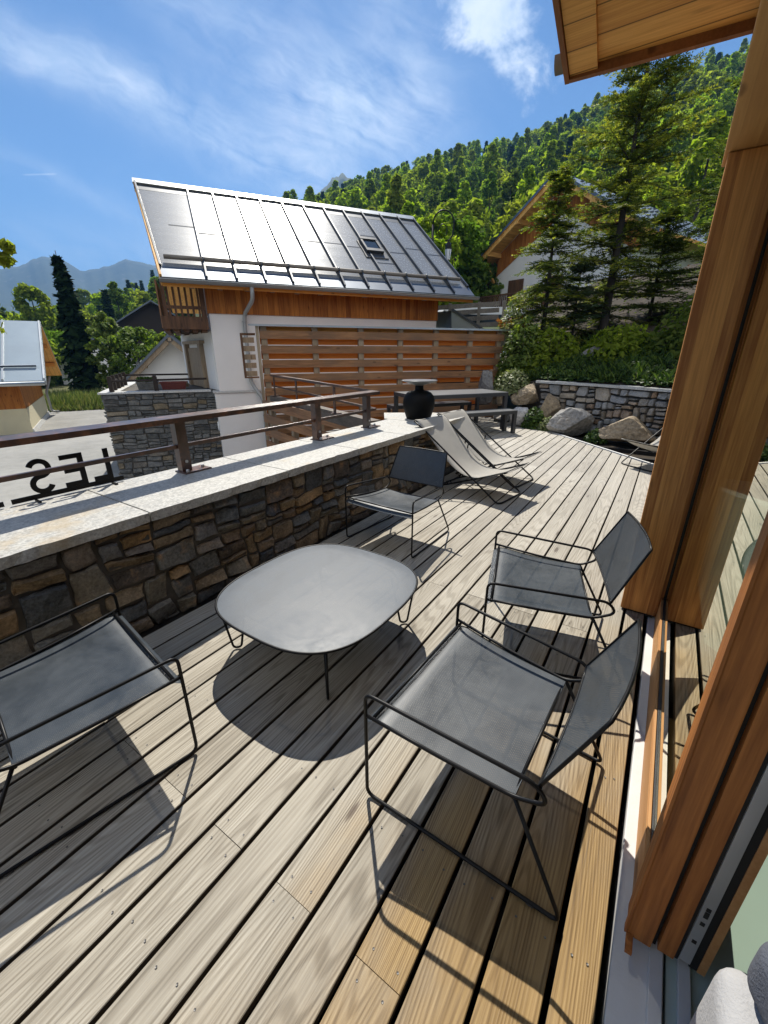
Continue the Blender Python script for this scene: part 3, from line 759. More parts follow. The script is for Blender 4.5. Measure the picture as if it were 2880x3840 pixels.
b = MB(); b.box(-.5, .655, YL, YL+TK, .700, .728); b.box(.60, .612, YL-.06, YL+.006, .691, .700); tag(obj('metal_strip', b, M['blacksteel']), 'black steel strip end on the wall edge at the left frame edge', 'strip')
# ------------------------------------------------------------------ furniture
def sheet(name, grid, mat, parent, rows, cols, thick=.0016, rim=None):
    """curved sheet with UVs in metres; grid[r][c] local points"""
    me = bpy.data.meshes.new(name); vs = [p for row in grid for p in row]
    fs = [(r*cols+c, r*cols+c+1, (r+1)*cols+c+1, (r+1)*cols+c) for r in range(rows-1) for c in range(cols-1)]
    me.from_pydata(vs, [], fs); uv = me.uv_layers.new(name='UVMap')
    UV = []
    v_ = 0.
    for r in range(rows):
        if r: v_ += (Vector(grid[r][cols//2])-Vector(grid[r-1][cols//2])).length
        u_ = 0.
        for c in range(cols):
            if c: u_ += (Vector(grid[r][c])-Vector(grid[r][c-1])).length
            UV.append((u_-.3, v_))
    for l in me.loops: uv.data[l.index].uv = UV[l.vertex_index]
    for p in me.polygons: p.use_smooth = True
    me.materials.append(mat); o = bpy.data.objects.new(name, me); COL.objects.link(o); o.parent = parent
    return o

def lounge_chair(label):
    """wire armchair with perforated steel seat and back; local y = forward"""
    ch = thing('lounge_chair', label, 'armchair', group='black wire armchairs round the low table')
    r = .0064
    for s in (-1, 1):
        b = MB()
        arm0 = Vector((s*.330, .322, .472)); armb = Vector((s*.282, -.215, .440)); sr = Vector((s*.274, -.165, .338)); sf = Vector((s*.328, .318, .378))
        rf = Vector((s*.300, -.345, .0095)); ff = Vector((s*.330, .322, .0095))
        b.tube([sr, rf, ff, arm0, armb, Vector((s*.278, -.255, .385)), sr, Vector((s*.300, .08, .352)), sf], r, 9, fil=.035, seg=5)
        obj('side_frame', b, M['blacksteel'], ch, True)
        b = MB()
        for yy in (-.27, .25):
            b = MB(); b.tube([(s*.305+s*.02*(yy > 0), yy, .004), (s*.305+s*.02*(yy > 0), yy+.02, .004)], .006, 8); obj('glide', b, M['screw'], ch, True)
    b = MB(); b.tube([(-.275, -.16, .333), (.275, -.16, .333)], .006, 8); obj('cross_rod', b, M['blacksteel'], ch, True)
    b = MB(); b.tube([(-.32, .30, .370), (.32, .30, .370)], .006, 8); obj('cross_rod', b, M['blacksteel'], ch, True)
    rows, cols = 15, 9; g = []
    for i in range(rows):
        k = i/(rows-1); y = -.165+.50*k; hw = .272+.054*k
        z = .340+.036*k + .010*sin(pi*k)*0 - .012*sin(pi*k)
        if k > .86: z -= (k-.86)**2*1.9; y -= (k-.86)**2*.25
        g.append([(hw*(2*j/(cols-1)-1), y, z-.006*(1-(2*j/(cols-1)-1)**2)) for j in range(cols)])
    sheet('seat', g, M['mesh'], ch, rows, cols)
    g = []
    for i in range(rows):
        k = i/(rows-1); y = -.222-.118*k; z = .432+.272*k; hw = .278-.036*k
        g.append([(hw*(2*j/(cols-1)-1), y-.022*(1-(2*j/(cols-1)-1)**2)*(.4+.6*k), z) for j in range(cols)])
    bk = sheet('backrest', g, M['mesh'], ch, rows, cols)
    b = MB(); edge = [g[i][0] for i in range(rows)] + [g[-1][j] for j in range(1, cols)] + [g[i][-1] for i in range(rows-2, -1, -1)] + [g[0][j] for j in range(cols-2, 0, -1)]
    b.tube(edge, .0052, 7, closed=True); obj('backrest_rim', b, M['blacksteel'], bk, True)
    return ch
def place(o, x, y, face_deg): o.location = (x, y, 0); o.rotation_euler = (0, 0, radians(face_deg-90))
chA = lounge_chair('black wire armchair nearest the camera, its back to the glass door')
place(chA, 1.152, .285, 87.0)
def chair_copy(label, x, y, a):
    c = copy_tree(chA); c['label'] = label; place(c, x, y, a); return c
chair_copy('black wire armchair by the timber post, turned towards the low table', 2.128, .315, 105.4)
chair_copy('black wire armchair by the stone wall, its empty back against the canvas loungers', 2.862, 1.715, 177.)
chair_copy('black wire armchair cut by the left frame edge, only seat and arms showing', .335, 1.668, -8.2)

# low table
tb = thing('low_table', 'low table with rounded square perforated grey top on black hairpin legs', 'table', (1.447, 1.355, 0))
b = MB(); n = 96; ring = []
for i in range(n):
    a = 2*pi*i/n; c_, s_ = cos(a), sin(a); e = 2/2.95
    ring.append((.492*abs(c_)**e*(1 if c_ > 0 else -1), .460*abs(s_)**e*(1 if s_ > 0 else -1)))
g = []; me_rows = 10
rows, cols = 11, n+1
grid = [[(ring[j % n][0]*max(.001, i/(rows-1)), ring[j % n][1]*max(.001, i/(rows-1)), .322 - (.004 if i == rows-1 else 0)) for j in range(cols)] for i in range(rows)]
tp = sheet('tabletop', grid, M['tabletop'], tb, rows, cols)
uv = tp.data.uv_layers[0]
for l in tp.data.loops: p = tp.data.vertices[l.vertex_index].co; uv.data[l.index].uv = (p.x, p.y)
b.tube([(x, y, .316) for x, y in ring], .0062, 7, closed=True); obj('table_rim', b, M['blacksteel'], tp, True)
b = MB(); b.tube([(x*.8, y*.8, .309) for x, y in ring], .006, 7, closed=True); obj('support_ring', b, M['blacksteel'], tb, True)
for sx in (-1, 1):
    for sy in (-1, 1):
        ft = Vector((sx*.343, sy*.318, .010)); tx = Vector((-sy*sx*.5, .5, 0)).normalized(); tx = Vector((sx*.5, -sy*.5, 0)).normalized()
        tx = Vector((sx, sy, 0)).normalized()
        p0 = Vector((sx*.33, sy*.308, .312))
        b = MB(); b.tube([p0+tx*.085, ft+tx*.020, ft-tx*.020, p0-tx*.06], .0062, 8, fil=.03, seg=6); obj('leg', b, M['blacksteel'], tb, True)

# canvas sling loungers
def sling_lounger(label):
    """local: y = towards the head end, x = right; floor z = 0"""
    lo = thing('sling_lounger', label, 'deck chair', group='beige canvas deck chairs')
    r = .0095; W = .27
    b = MB(); b.tube([(-W-.03, 1.13, .755), (-W, 1.0, .665), (-W, 0.03, .012), (-W+.06, -.0, .011), (W-.06, -.0, .011), (W, 0.03, .012), (W, 1.0, .665), (W+.03, 1.13, .755)], r, 9, fil=.05); obj('back_frame', b, M['blacksteel'], lo, True)
    b = MB(); b.tube([(-W-.03, 1.13, .755), (W+.03, 1.13, .755)], .011, 8); obj('head_bar', b, M['blacksteel'], lo, True)
    W2 = W-.024
    b = MB(); b.tube([(-W2, -.03, .355), (-W2, .30, .225), (-W2, .86, .016), (W2, .86, .016), (W2, .30, .225), (W2, -.03, .355)], r, 9, fil=.05); obj('seat_frame', b, M['blacksteel'], lo, True)
    b = MB(); b.tube([(-W2-.04, -.03, .355), (W2+.04, -.03, .355)], .011, 8); obj('seat_bar', b, M['blacksteel'], lo, True)
    b = MB(); b.tube([(-W+.02, .73, .478), (-W2+.02, .80, .05), (W2-.02, .80, .05), (W-.02, .73, .478)], .008, 8, fil=.03); obj('prop', b, M['blacksteel'], lo, True)
    for i in range(5):
        for s in (-1, 1): b = MB(); b.tube([(s*W2, .62+.05*i, .105-.019*i), (s*W2, .635+.05*i, .145-.019*i)], .007, 7); obj('notch', b, M['blacksteel'], lo, True)
    rows, cols = 26, 9; g = []
    ctrl = [(1.155, .748), (1.12, .765), (.98, .64), (.80, .47), (.62, .315), (.45, .235), (.28, .235), (.12, .285), (-.03, .358), (-.062, .366)]
    for i in range(rows):
        k = i/(rows-1)*(len(ctrl)-1); q = min(int(k), len(ctrl)-2); f = k-q
        a, b_, c, d_ = ctrl[max(q-1, 0)], ctrl[q], ctrl[q+1], ctrl[min(q+2, len(ctrl)-1)]
        pt = [.5*((2*b_[m])+(-a[m]+c[m])*f+(2*a[m]-5*b_[m]+4*c[m]-d_[m])*f*f+(-a[m]+3*b_[m]-3*c[m]+d_[m])*f**3) for m in (0, 1)]
        t_ = i/(rows-1); hw = .295-.03*sin(pi*t_)**.6-.02*t_
        row = []
        for j in range(cols):
            e = 2*j/(cols-1)-1; row.append((hw*e, pt[0], pt[1]-.018*sin(pi*t_)*(1-e*e)+.004*sin(9*t_+5*e)))
        g.append(row)
    cl = sheet('canvas', g, M['cloth'], lo, rows, cols)
    sm = cl.modifiers.new('solid', 'SOLIDIFY'); sm.thickness = .003
    b = MB(); b.box(.20, .235, .80, .845, .462, .466); obj('fabric_tag', b, M['black'], cl, True)
    return lo
l1 = sling_lounger('beige canvas deck chair on black tubes, the nearer one beside the wire armchair')
def pl(o, x, y, rz): o.location = (x, y, 0); o.rotation_euler = (0, 0, radians(rz))
pl(l1, 4.36, 1.20, -9)
l2 = copy_tree(l1); l2['label'] = 'beige canvas deck chair standing behind the nearer one, close to the dining bench'; pl(l2, 5.02, 1.23, -9)
l3 = copy_tree(l1); l3['label'] = 'beige canvas deck chair half hidden by the timber post, before the tan boulder'; pl(l3, 6.60, .16, 233)

# dining set
TD = Vector((-.833, .553, 0)); TNn = Vector((.553, .833, 0))
def frame_table(name, label, cat, near_right, L, Wd, H, apron, leg, group=None):
    ang = atan2(TD.y, TD.x)
    o = thing(name, label, cat, (near_right[0], near_right[1], 0), ang, group)   # local x along table, local y towards -TNn
    b = MB(); b.bbox(0, L, -Wd, 0, H-.012, H, .002); obj('top', b, M['chartop'], o, True)
    b = MB()
    b.box(.0, L, -.03, -.001, H-apron, H-.0125); b.box(.0, L, -Wd+.001, -Wd+.03, H-apron, H-.0125); b.box(.001, .03, -Wd+.03, -.03, H-apron, H-.0125); b.box(L-.03, L-.001, -Wd+.03, -.03, H-apron, H-.0125)
    obj('apron', b, M['char'], o, True)
    for x in (0, L-leg):
        for y in (-leg, -Wd):
            b = MB(); b.box(x+.002, x+leg-.002, y+.002, y+leg-.002, 0.004, H-apron); obj('leg', b, M['char'], o, True)
    return o
frame_table('dining_table', 'long charcoal dining table with slate grey top in front of the slatted fence', 'table', (8.66, 2.68), 2.08, 1.02, .75, .075, .075)
frame_table('bench', 'charcoal bench on the near side of the dining table', 'bench', (8.33, 2.36), 1.95, .34, .45, .07, .07, 'charcoal benches at the dining table')
frame_table('bench', 'charcoal bench on the far side of the dining table against the slatted fence', 'bench', (9.20, 3.66), 1.95, .36, .45, .07, .07, 'charcoal benches at the dining table')

# black jar with dish on the end of the wall
jr = thing('garden_jar', 'fat black jar with a wide shallow dish on top, standing on the wall end', 'jar', (4.87, 2.66, .69))
b = MB(); b.lathe([(0,0),(.150,0),(.156,.006),(.175,.06),(.196,.13),(.205,.19),(.203,.24),(.188,.29),(.155,.328),(.115,.347),(.07,.355),(.056,.366),(.052,.42)], (4.87,2.66,.69), 56); 
for i in range(9):
    z = .05+.03*i
obj('jar_body', b, M['black_clay'], jr)
b = MB(); b.lathe([(.045,.415),(.075,.425),(.18,.457),(.228,.473),(.229,.480),(.22,.482),(.10,.479),(0,.478)], (4.87,2.66,.69), 56); obj('dish', b, M['dish'], jr)
# ------------------------------------------------------------------ our own timber house front (right)
hs = thing('timber_house', 'timber house front on the right with big post, roof overhang and glass door', 'house', (2.7, -.25, 0))
b = MB(); b.bbox(2.665, 2.85, -.206, -.018, .012, 2.300, .006); obj('post', b, M['post'], hs)
b = MB(); b.box(2.68, 2.835, -.19, -.03, -.01, .012); obj('post_foot', b, M['black'], hs)
b = MB(); b.bbox(-3.5, 2.86, -.215, -.003, 2.303, 2.66, .006); obj('purlin', b, M['purlin'], hs)
T = Vector((2.537, .655, 2.66)); Lf = Vector((2.03, .593, 2.66)); ed = (Lf-T).normalized()
far = T+ed*6.0; RX = 2.585
b = MB(); poly = [T, far, Vector((far.x, -4.5, 2.66)), Vector((RX+.25, -4.5, 2.66)), Vector((RX, 0, 2.66))]
roof = thing  # (name kept free)
b.prism([p_+Vector((0,0,.035)) for p_ in poly], (0,0,.05)); rf = obj('roof', b, M['soffit'], hs)
b = MB(); pe = Vector((-ed.y, ed.x, 0)); pe = pe if pe.y > 0 else -pe
b.prism([T-pe*.002+Vector((0,0,.0345)), far-pe*.002+Vector((0,0,.0345)), far-pe*.115+Vector((0,0,.0345)), T-pe*.115+Vector((0,0,.0345))], (0,0,-.022)); obj('eave_board', b, M['soffit'], rf)
b = MB(); rake = (Vector((RX, 0, 2.66))-T).normalized(); rn = Vector((rake.y, -rake.x, 0)); rn = rn if rn.x > 0 else -rn
q = T+rake*3.4
b.prism([T+pe*.0, T+pe*.0+rn*.028, q+rn*.028, q], (0,0,.22)); obj('rake_board', b, M['fascia'], rf)
b = MB(); b.prism([T+pe*.002+rn*.03, T+pe*.022+rn*.03, far+pe*.022, far+pe*.002], (0,0,.23)); obj('fascia', b, M['fascia'], rf)
b = MB(); gp = []; cg = T+rn*.078+Vector((0,0,.098)); 
for i in range(13):
    a = pi+pi*i/12; gp.append(cg+rn*(.049*cos(a))+Vector((0,0,.052*sin(a)+.02)))
gl = len(gp); s0 = pe*.082; ed6 = rake*3.4
b.add([p+s0 for p in gp]+[p+ed6 for p in gp], [(i, i+1, gl+i+1, gl+i) for i in range(gl-1)]+[tuple(range(gl))], 0, True)
b.tube([gp[-1]+s0, gp[-1]+ed6], .008, 8); obj('gutter', b, M['gutter'], rf)
b = MB(); b.prism([T+Vector((0,0,.2)), far+Vector((0,0,.2)), Vector((far.x, -4.5, 2.9)), Vector((RX+.25, -4.5, 2.9))], (0,0,.02)); obj('roof_covering', b, M['zinc_dark'], rf)
b = MB(); b.box(2.672, 2.76, -.2135, -.2065, .012, 2.30); b.box(2.684, 2.76, -.2225, -.2136, .135, 2.30); obj('mullion_trim', b, M['frame'], hs)
b = MB(); b.box(2.69, 2.76, -.2295, -.2226, .135, 2.30); obj('mullion_seal', b, M['black'], hs)
# fixed window: bottom rail, glass, then the stile that frames it
wn = MB(); wn.hexa([(.985,-.296,-.010),(6.6,-.296,-.010),(6.6,-.207,-.010),(.985,-.207,-.010),(.985,-.296,.118),(6.6,-.296,.118),(6.6,-.212,.118),(.985,-.212,.118)]); wn.box(.985, 6.6, -.222, -.2135, .1185, .128); wn.box(.985, 6.6, -.29, -.244, .1185, .128)
win = obj('window', wn, M['rail_wood'], hs)
b = MB(); b.box(.985, 6.6, -.2335, -.2300, .119, 2.30); obj('pane', b, M['glass'], win)
b = MB(); b.box(.985, 6.6, -.2296, -.224, .1285, .134); obj('gasket', b, M['char'], win)
b = MB(); b.bbox(.905, .984, -.2535, -.196, .018, 2.30, .004); st = obj('stile', b, M['frame'], win)
b = MB(); b.box(.86, .904, -.212, -.196, .018, .030); b.prism([(.90, -.196, .03), (.90, -.190, .03), (.90, -.190, 2.2), (.90, -.196, 2.2)], (.02,0,0)); obj('drip_strip', b, M['frame'], st)
# sliding leaf parked behind it
dr = MB(); dr.box(.906, 1.02, -.302, -.2665, .03, 2.28)
dv = obj('sliding_door', dr, M['frame'], hs)
b = MB(); b.box(.908, 1.02, -.3345, -.3112, .045, 2.2); lp = obj('lock_plate', b, M['steelplate'], dv)
for z, h_ in ((.26, .012), (.235, .022), (.205, .012), (.13, .012)):
    b = MB(); b.box(.9065, .9078, -.328, -.319, z, z+h_); obj('latch_hole', b, M['black'], lp)
b = MB(); b.box(.912, 1.02, -.3110, -.3022, .03, 2.28); obj('seal', b, M['black'], dv)
b = MB(); b.box(.93, 1.02, -.2663, -.2540, .0, 2.28); obj('seal', b, M['black'], dv)
b = MB(); b.box(.912, 1.02, -.3515, -.3347, .03, 2.28); obj('seal', b, M['black'], dv)
b = MB(); b.box(.91, 1.02, -.368, -.3518, .03, 2.28); obj('inner_frame', b, M['rail_wood'], dv)
b = MB(); b.box(1.021, 6.5, -.368, -.352, .03, .14); obj('inner_rail', b, M['rail_wood'], dv)
b = MB(); b.bbox(-1.5, 6.6, -.285, -.255, -.0118, .004, .002); b.bbox(-1.5, 6.6, -.345, -.318, -.0118, .004, .002); obj('track', b, M['concrete'], hs)
# room behind the glass
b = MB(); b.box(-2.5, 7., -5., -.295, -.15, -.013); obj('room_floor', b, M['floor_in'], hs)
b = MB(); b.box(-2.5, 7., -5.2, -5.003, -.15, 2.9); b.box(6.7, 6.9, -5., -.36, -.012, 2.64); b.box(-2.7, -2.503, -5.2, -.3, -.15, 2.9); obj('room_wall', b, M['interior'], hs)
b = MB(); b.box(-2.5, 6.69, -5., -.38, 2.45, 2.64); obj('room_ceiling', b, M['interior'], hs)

# sofa just inside
sf = thing('sofa', 'pale grey fabric sofa just inside the open glass door, bottom right corner', 'sofa', (.6, -.75, 0))
def cushion(x0, x1, y0, y1, z0, z1, r, mat, name, rot=None):
    bm = bmesh.new(); bmesh.ops.create_cube(bm, size=1)
    for v_ in bm.verts: v_.co = Vector(((x0+x1)/2+v_.co.x*(x1-x0), (y0+y1)/2+v_.co.y*(y1-y0), (z0+z1)/2+v_.co.z*(z1-z0)))
    bmesh.ops.bevel(bm, geom=list(bm.edges), offset=r, segments=7, affect='EDGES', profile=.55)
    if rot: bmesh.ops.rotate(bm, verts=bm.verts, cent=((x0+x1)/2, (y0+y1)/2, z0), matrix=Matrix.Rotation(rot[0], 3, rot[1]))
    m_ = MB(); m_.bm(bm, 0, True); return obj(name, m_, mat, sf)
cushion(.20, .745, -1.25, -.298, .02, .41, .05, M['sofa'], 'seat_cushion')
cushion(.30, .86, -1.0, -.40, .412, .56, .05, M['sofa_dark'], 'back_cushion', (radians(24), 'Z'))
# ------------------------------------------------------------------ neighbour chalet with the standing seam roof
C0 = Vector((7.027, 9.728, 0)); tA = Vector((cos(radians(-33)), sin(radians(-33)), 0)); nA = Vector((tA.y, -tA.x, 0))
def hp(a, b_, z): 
    p = C0 + tA*a + nA*b_; return (p.x, p.y, z)
hz = thing('chalet', 'white and larch clad chalet with a shiny zinc standing seam roof beyond the slatted fence', 'chalet', hp(3, -3, ZS))
def hbox(mb, a0, a1, b0, b1, z0, z1, mi=0):
    return mb.hexa([hp(a0,b0,z0), hp(a1,b0,z0), hp(a1,b1,z0), hp(a0,b1,z0), hp(a0,b0,z1), hp(a1,b0,z1), hp(a1,b1,z1), hp(a0,b1,z1)] if b1 > b0 else [hp(a0,b1,z0), hp(a1,b1,z0), hp(a1,b0,z0), hp(a0,b0,z0), hp(a0,b1,z1), hp(a1,b1,z1), hp(a1,b0,z1), hp(a0,b0,z1)], mi)
def mesh_local(name, mb, mat, parent, ang):
    """as obj(), but the object's own axes are turned by ang so that grain and boards follow the building"""
    me = bpy.data.meshes.new(name); off = root_loc(parent); Rm = Matrix.Rotation(-ang, 3, 'Z')
    me.from_pydata([tuple(Rm @ (Vector(v_)-off)) for v_ in mb.v], [], mb.f)
    for m_ in (mat if isinstance(mat, (list, tuple)) else [mat]): me.materials.append(m_)
    me.polygons.foreach_set('material_index', mb.m); me.polygons.foreach_set('use_smooth', mb.sm); me.update()
    o = bpy.data.objects.new(name, me); COL.objects.link(o); o.parent = parent; o.rotation_euler = (0, 0, ang-parent.rotation_euler.z); return o
A33 = radians(-33)
b = MB(); hbox(b, 0, 6.39, -7., 0, .56, 2.385); hbox(b, -.12, 6.39, -7., .13, ZS, .52)
# gable wall set at a slight angle, with the door in it
b.hexa([hp(-.02,-.35,.56), hp(-.75,-3.4,.56), hp(.2,-3.4,.56), hp(.2,-.35,.56), hp(-.02,-.35,2.02), hp(-.75,-3.4,2.02), hp(.2,-3.4,2.02), hp(.2,-.35,2.02)])
obj('wall', b, M['white'], hz)
b = MB(); hbox(b, -.16, 6.39, -.3, .165, .521, .558); obj('ledge', b, M['granite_dull'], hz)
b = MB()
def gq(f0, f1, z0, z1, out):
    p0 = Vector((-.02, -.35)).lerp(Vector((-.75, -3.4)), f0); p1 = Vector((-.02, -.35)).lerp(Vector((-.75, -3.4)), f1)
    d_ = (p1-p0).normalized(); n_ = Vector((d_.y, -d_.x)); n_ = n_ if n_.x < 0 else -n_
    a, c = p0+n_*out, p1+n_*out
    return [hp(p0.x,p0.y,z0), hp(p1.x,p1.y,z0), hp(c.x,c.y,z0), hp(a.x,a.y,z0), hp(p0.x,p0.y,z1), hp(p1.x,p1.y,z1), hp(c.x,c.y,z1), hp(a.x,a.y,z1)]
b.hexa(gq(.30, .72, .57, 1.62, .05)); mesh_local('door', b, M['paleboard'], hz, radians(75))
b = MB(); b.hexa(gq(.24, .30, .57, 1.72, .12)); b.hexa(gq(.72, .78, .57, 1.72, .12)); b.hexa(gq(.2, .80, 1.72, 1.80, .13)); mesh_local('door_frame', b, M['paleboard'], hz, radians(75))
b = MB(); hbox(b, -.03, 6.41, -.1, .035, 2.387, 3.02); mesh_local('cladding', b, M['clad'], hz, A33)
b = MB(); b.add([hp(.1,-.1,2.39), hp(.1,-6.9,2.39), hp(.1,-6.9,3.0), hp(.1,-3.4,5.6), hp(.1,-.1,3.2)], [(0,1,2,3,4)]); b.add([hp(6.38,-.1,2.39), hp(6.38,-6.9,2.39), hp(6.38,-6.9,3.0), hp(6.38,-3.4,5.6), hp(6.38,-.1,3.2)], [(4,3,2,1,0)]); mesh_local('gable_cladding', b, M['oldwood'], hz, A33)
# roof
kR = (5.85-3.07)/4.0
def rp(a, q, up=0.):    # q: 0 at the eave .. 1 at the ridge; up: distance off the roof surface
    bb = .6-4.0*q; z = 3.07+2.78*q
    nb, nz = kR/sqrt(1+kR*kR), 1/sqrt(1+kR*kR)
    return hp(a, bb+nb*up, z+nz*up)
def aL(q): return -.92-.37*q
def aRt(q): return 7.25
b = MB()
def rq(q): bb = .6-4.*q; return 3.07+2.78*q
for sgn in (1, -1):
    pl_ = [(aL(0), 0), (aRt(0), 0), (aRt(1), 1), (aL(1), 1)]
    if sgn == 1: top = [rp(a, q) for a, q in pl_]; bot = [rp(a, q, -.14) for a, q in pl_]
    else:
        def rm(a, q, up): 
            bb = -7.4+4.0*q; return hp(a, bb, 3.07+2.78*q+up)
        top = [rm(a, q, 0) for a, q in pl_]; bot = [rm(a, q, -.16) for a, q in pl_]
    b.add(top+bot, [(0,1,2,3) if sgn == 1 else (3,2,1,0), (0,4,5,1), (1,5,6,2), (3,7,4,0)] + [], 0)
    b.add(bot, [(3,2,1,0) if sgn == 1 else (0,1,2,3)], 1)
rf1 = mesh_local('roof', b, [M['zinc'], M['soffit']], hz, A33)
ribs = [7.25 - .656*i for i in range(13)]
for i, a in enumerate(ribs):
    a0 = max(a, aL(0)+.02) if i == 12 else a; a1 = a
    if i == 12: a0, a1 = aL(0)+.03, aL(1)+.03
    if i == 0: a0 = a1 = 7.22
    b = MB(); w_ = .034
    q0 = .075
    b.add([rp(a0-w_, q0, 0), rp(a0+w_, q0, 0), rp(a1+w_, .985, 0), rp(a1-w_, .985, 0), rp(a0-w_*.6, q0, .065), rp(a0+w_*.6, q0, .065), rp(a1+w_*.6, .985, .065), rp(a1-w_*.6, .985, .065)], [(4,5,6,7),(0,1,5,4),(1,2,6,5),(2,3,7,6),(3,0,4,7)])
    mesh_local('roof_batten', b, M['zinc_rib'], rf1, A33)
b = MB()
for i in range(12):
    q = (.50 if i % 2 else .46)+.02*sin(i*2.3); a0, a1 = ribs[i+1]+.03, ribs[i]-.03
    for qq in ((q,) if i != 3 else (q, q-.22, q+.12)):
        b.add([rp(a0, qq-.004, .0015), rp(a1, qq-.004, .0015), rp(a1, qq+.004, .010), rp(a0, qq+.004, .010), rp(a0, qq+.006, .0015), rp(a1, qq+.006, .0015)], [(0,1,2,3),(3,2,5,4)])
mesh_local('roof_seam', b, M['zinc_rib'], rf1, A33)
b = MB(); b.add([rp(aL(0), -.012, .0), rp(7.26, -.012, .0), rp(7.26, .075, .012), rp(aL(0), .075, .012), rp(aL(0), -.012, -.03), rp(7.26, -.012, -.03)], [(0,1,2,3),(5,1,0,4)]); mesh_local('eave_flashing', b, M['zinc_dark'], rf1, A33)
b = MB(); b.add([rp(aL(1)-.03, .965, .05), rp(7.27, .965, .05), rp(7.27, 1.01, .07), rp(aL(1)-.03, 1.01, .07), rp(aL(1)-.03, .965, .0), rp(7.27, .965, .0), hp(7.27, -3.75, 5.70), hp(aL(1)-.03, -3.75, 5.70)], [(0,1,2,3),(4,5,1,0),(3,2,6,7)]); mesh_local('ridge_cap', b, M['zinc_cap'], rf1, A33)
b = MB(); b.add([rp(aL(1), .90, .004), rp(7.2, .90, .004), rp(7.2, .965, .012), rp(aL(1), .965, .012)], [(0,1,2,3)]); mesh_local('ridge_flashing', b, M['zinc_rib'], rf1, A33)
b = MB()
b.add([rp(aL(0)-.01, -.01, -.2), rp(aL(1)-.01, 1, -.2), rp(aL(1)-.01, 1, .03), rp(aL(0)-.01, -.01, .05), rp(aL(0)+.035, -.01, -.2), rp(aL(1)+.035, 1, -.2), rp(aL(1)+.035, 1, .03), rp(aL(0)+.035, -.01, .05)], [(0,1,2,3),(7,6,5,4),(3,2,6,7),(0,3,7,4),(0,4,5,1)]); mesh_local('verge_board', b, M['soffit'], rf1, A33)
# snow guard: log held by a bracket on every batten
b = MB(); P_ = [rp(-.78+i*.5, .135, .085) for i in range(17)]; P_ = [p for p in P_]
b.tube([rp(-.80, .135, .085), rp(1.9, .135, .087), rp(1.905, .135, .09), rp(4.5, .135, .084), rp(7.06, .135, .085)], .048, 10); mesh_local('snow_guard_log', b, M['log'], rf1, A33)
for a in ribs[1:12]:
    b = MB(); b.add([rp(a-.02, .0, .005), rp(a+.02, .0, .005), rp(a+.02, .16, .005), rp(a-.02, .16, .005), rp(a-.02, .0, .05), rp(a+.02, .0, .05), rp(a+.02, .12, .10), rp(a-.02, .12, .10)], [(4,5,6,7),(0,1,5,4),(1,2,6,5),(2,3,7,6),(3,0,4,7)])
    b.tube([rp(a-.022, .135, .085), rp(a+.022, .135, .085)], .062, 10); mesh_local('snow_bracket', b, M['zinc_rib'], rf1, A33)
# skylight
b = MB()
def rbox(mb, a0, a1, q0, q1, u0, u1, mi=0): return mb.hexa([rp(a0,q0,u0), rp(a1,q0,u0), rp(a1,q1,u0), rp(a0,q1,u0), rp(a0,q0,u1), rp(a1,q0,u1), rp(a1,q1,u1), rp(a0,q1,u1)], mi)
rbox(b, 4.54, 5.08, .395, .425, 0, .11); rbox(b, 4.54, 5.08, .535, .562, 0, .12); rbox(b, 4.54, 4.60, .426, .534, 0, .11); rbox(b, 5.02, 5.08, .426, .534, 0, .11)
rbox(b, 4.46, 5.16, .345, .394, .002, .03); rbox(b, 4.47, 4.538, .395, .55, .002, .03); rbox(b, 5.082, 5.15, .395, .55, .002, .03)
sk_ = mesh_local('skylight', b, M['char'], rf1, A33)
b = MB(); rbox(b, 4.6005, 5.0195, .4255, .5345, .06, .085); mesh_local('skylight_pane', b, M['pane'], rf1, A33)
# gutter, downpipe, rafters
b = MB(); P0, P1 = hp(-.95, .70, 2.985), hp(7.36, .70, 2.985)
prof = [(.070*cos(pi+pi*i/10), .070*sin(pi+pi*i/10)) for i in range(11)]
b.add([hp(-.95, .70+x, 2.985+z) for x, z in prof]+[hp(7.36, .70+x, 2.985+z) for x, z in prof], [(i, i+1, 12+i, 11+i) for i in range(10)]+[tuple(range(11)), tuple(range(21, 10, -1))], 0, True)
b.tube([hp(-.95, .77, 2.985), hp(7.36, .77, 2.985)], .012, 8)
for i in range(12): b.tube([hp(-.6+.66*i, .70+.078*cos(pi+pi*j/8), 2.985+.078*sin(pi+pi*j/8)) for j in range(9)], .006, 6)
mesh_local('gutter', b, M['gutter'], hz, A33)
b = MB(); b.tube([hp(.98, .70, 2.93), hp(.98, .68, 2.66), hp(.83, .12, 2.40), hp(.80, .10, 2.2), hp(.80, .10, .80), hp(.86, .12, .66), hp(1.03, .25, .38), hp(1.05, .26, .2), hp(1.05, .26, -1.5)], .048, 12, fil=.14, seg=6)
for z in (2.2, 1.45, .85, -.1): b.tube([hp(.80 if z > .5 else 1.05, .10 if z > .5 else .26, z), hp(.80 if z > .5 else 1.05, .10 if z > .5 else .26, z+.03)], .056, 12)
mesh_local('downpipe', b, M['gutter'], hz, A33)
b = MB(); hbox(b, -.9, 7.24, .575, .60, 2.86, 3.0); mesh_local('eave_board', b, M['orange_board'], hz, A33)
for i in range(12):
    b = MB(); hbox(b, -.3+.62*i-.05, -.3+.62*i+.05, .04, .57, 2.90, 2.95); mesh_local('rafter_tail', b, M['paleboard'], hz, A33)
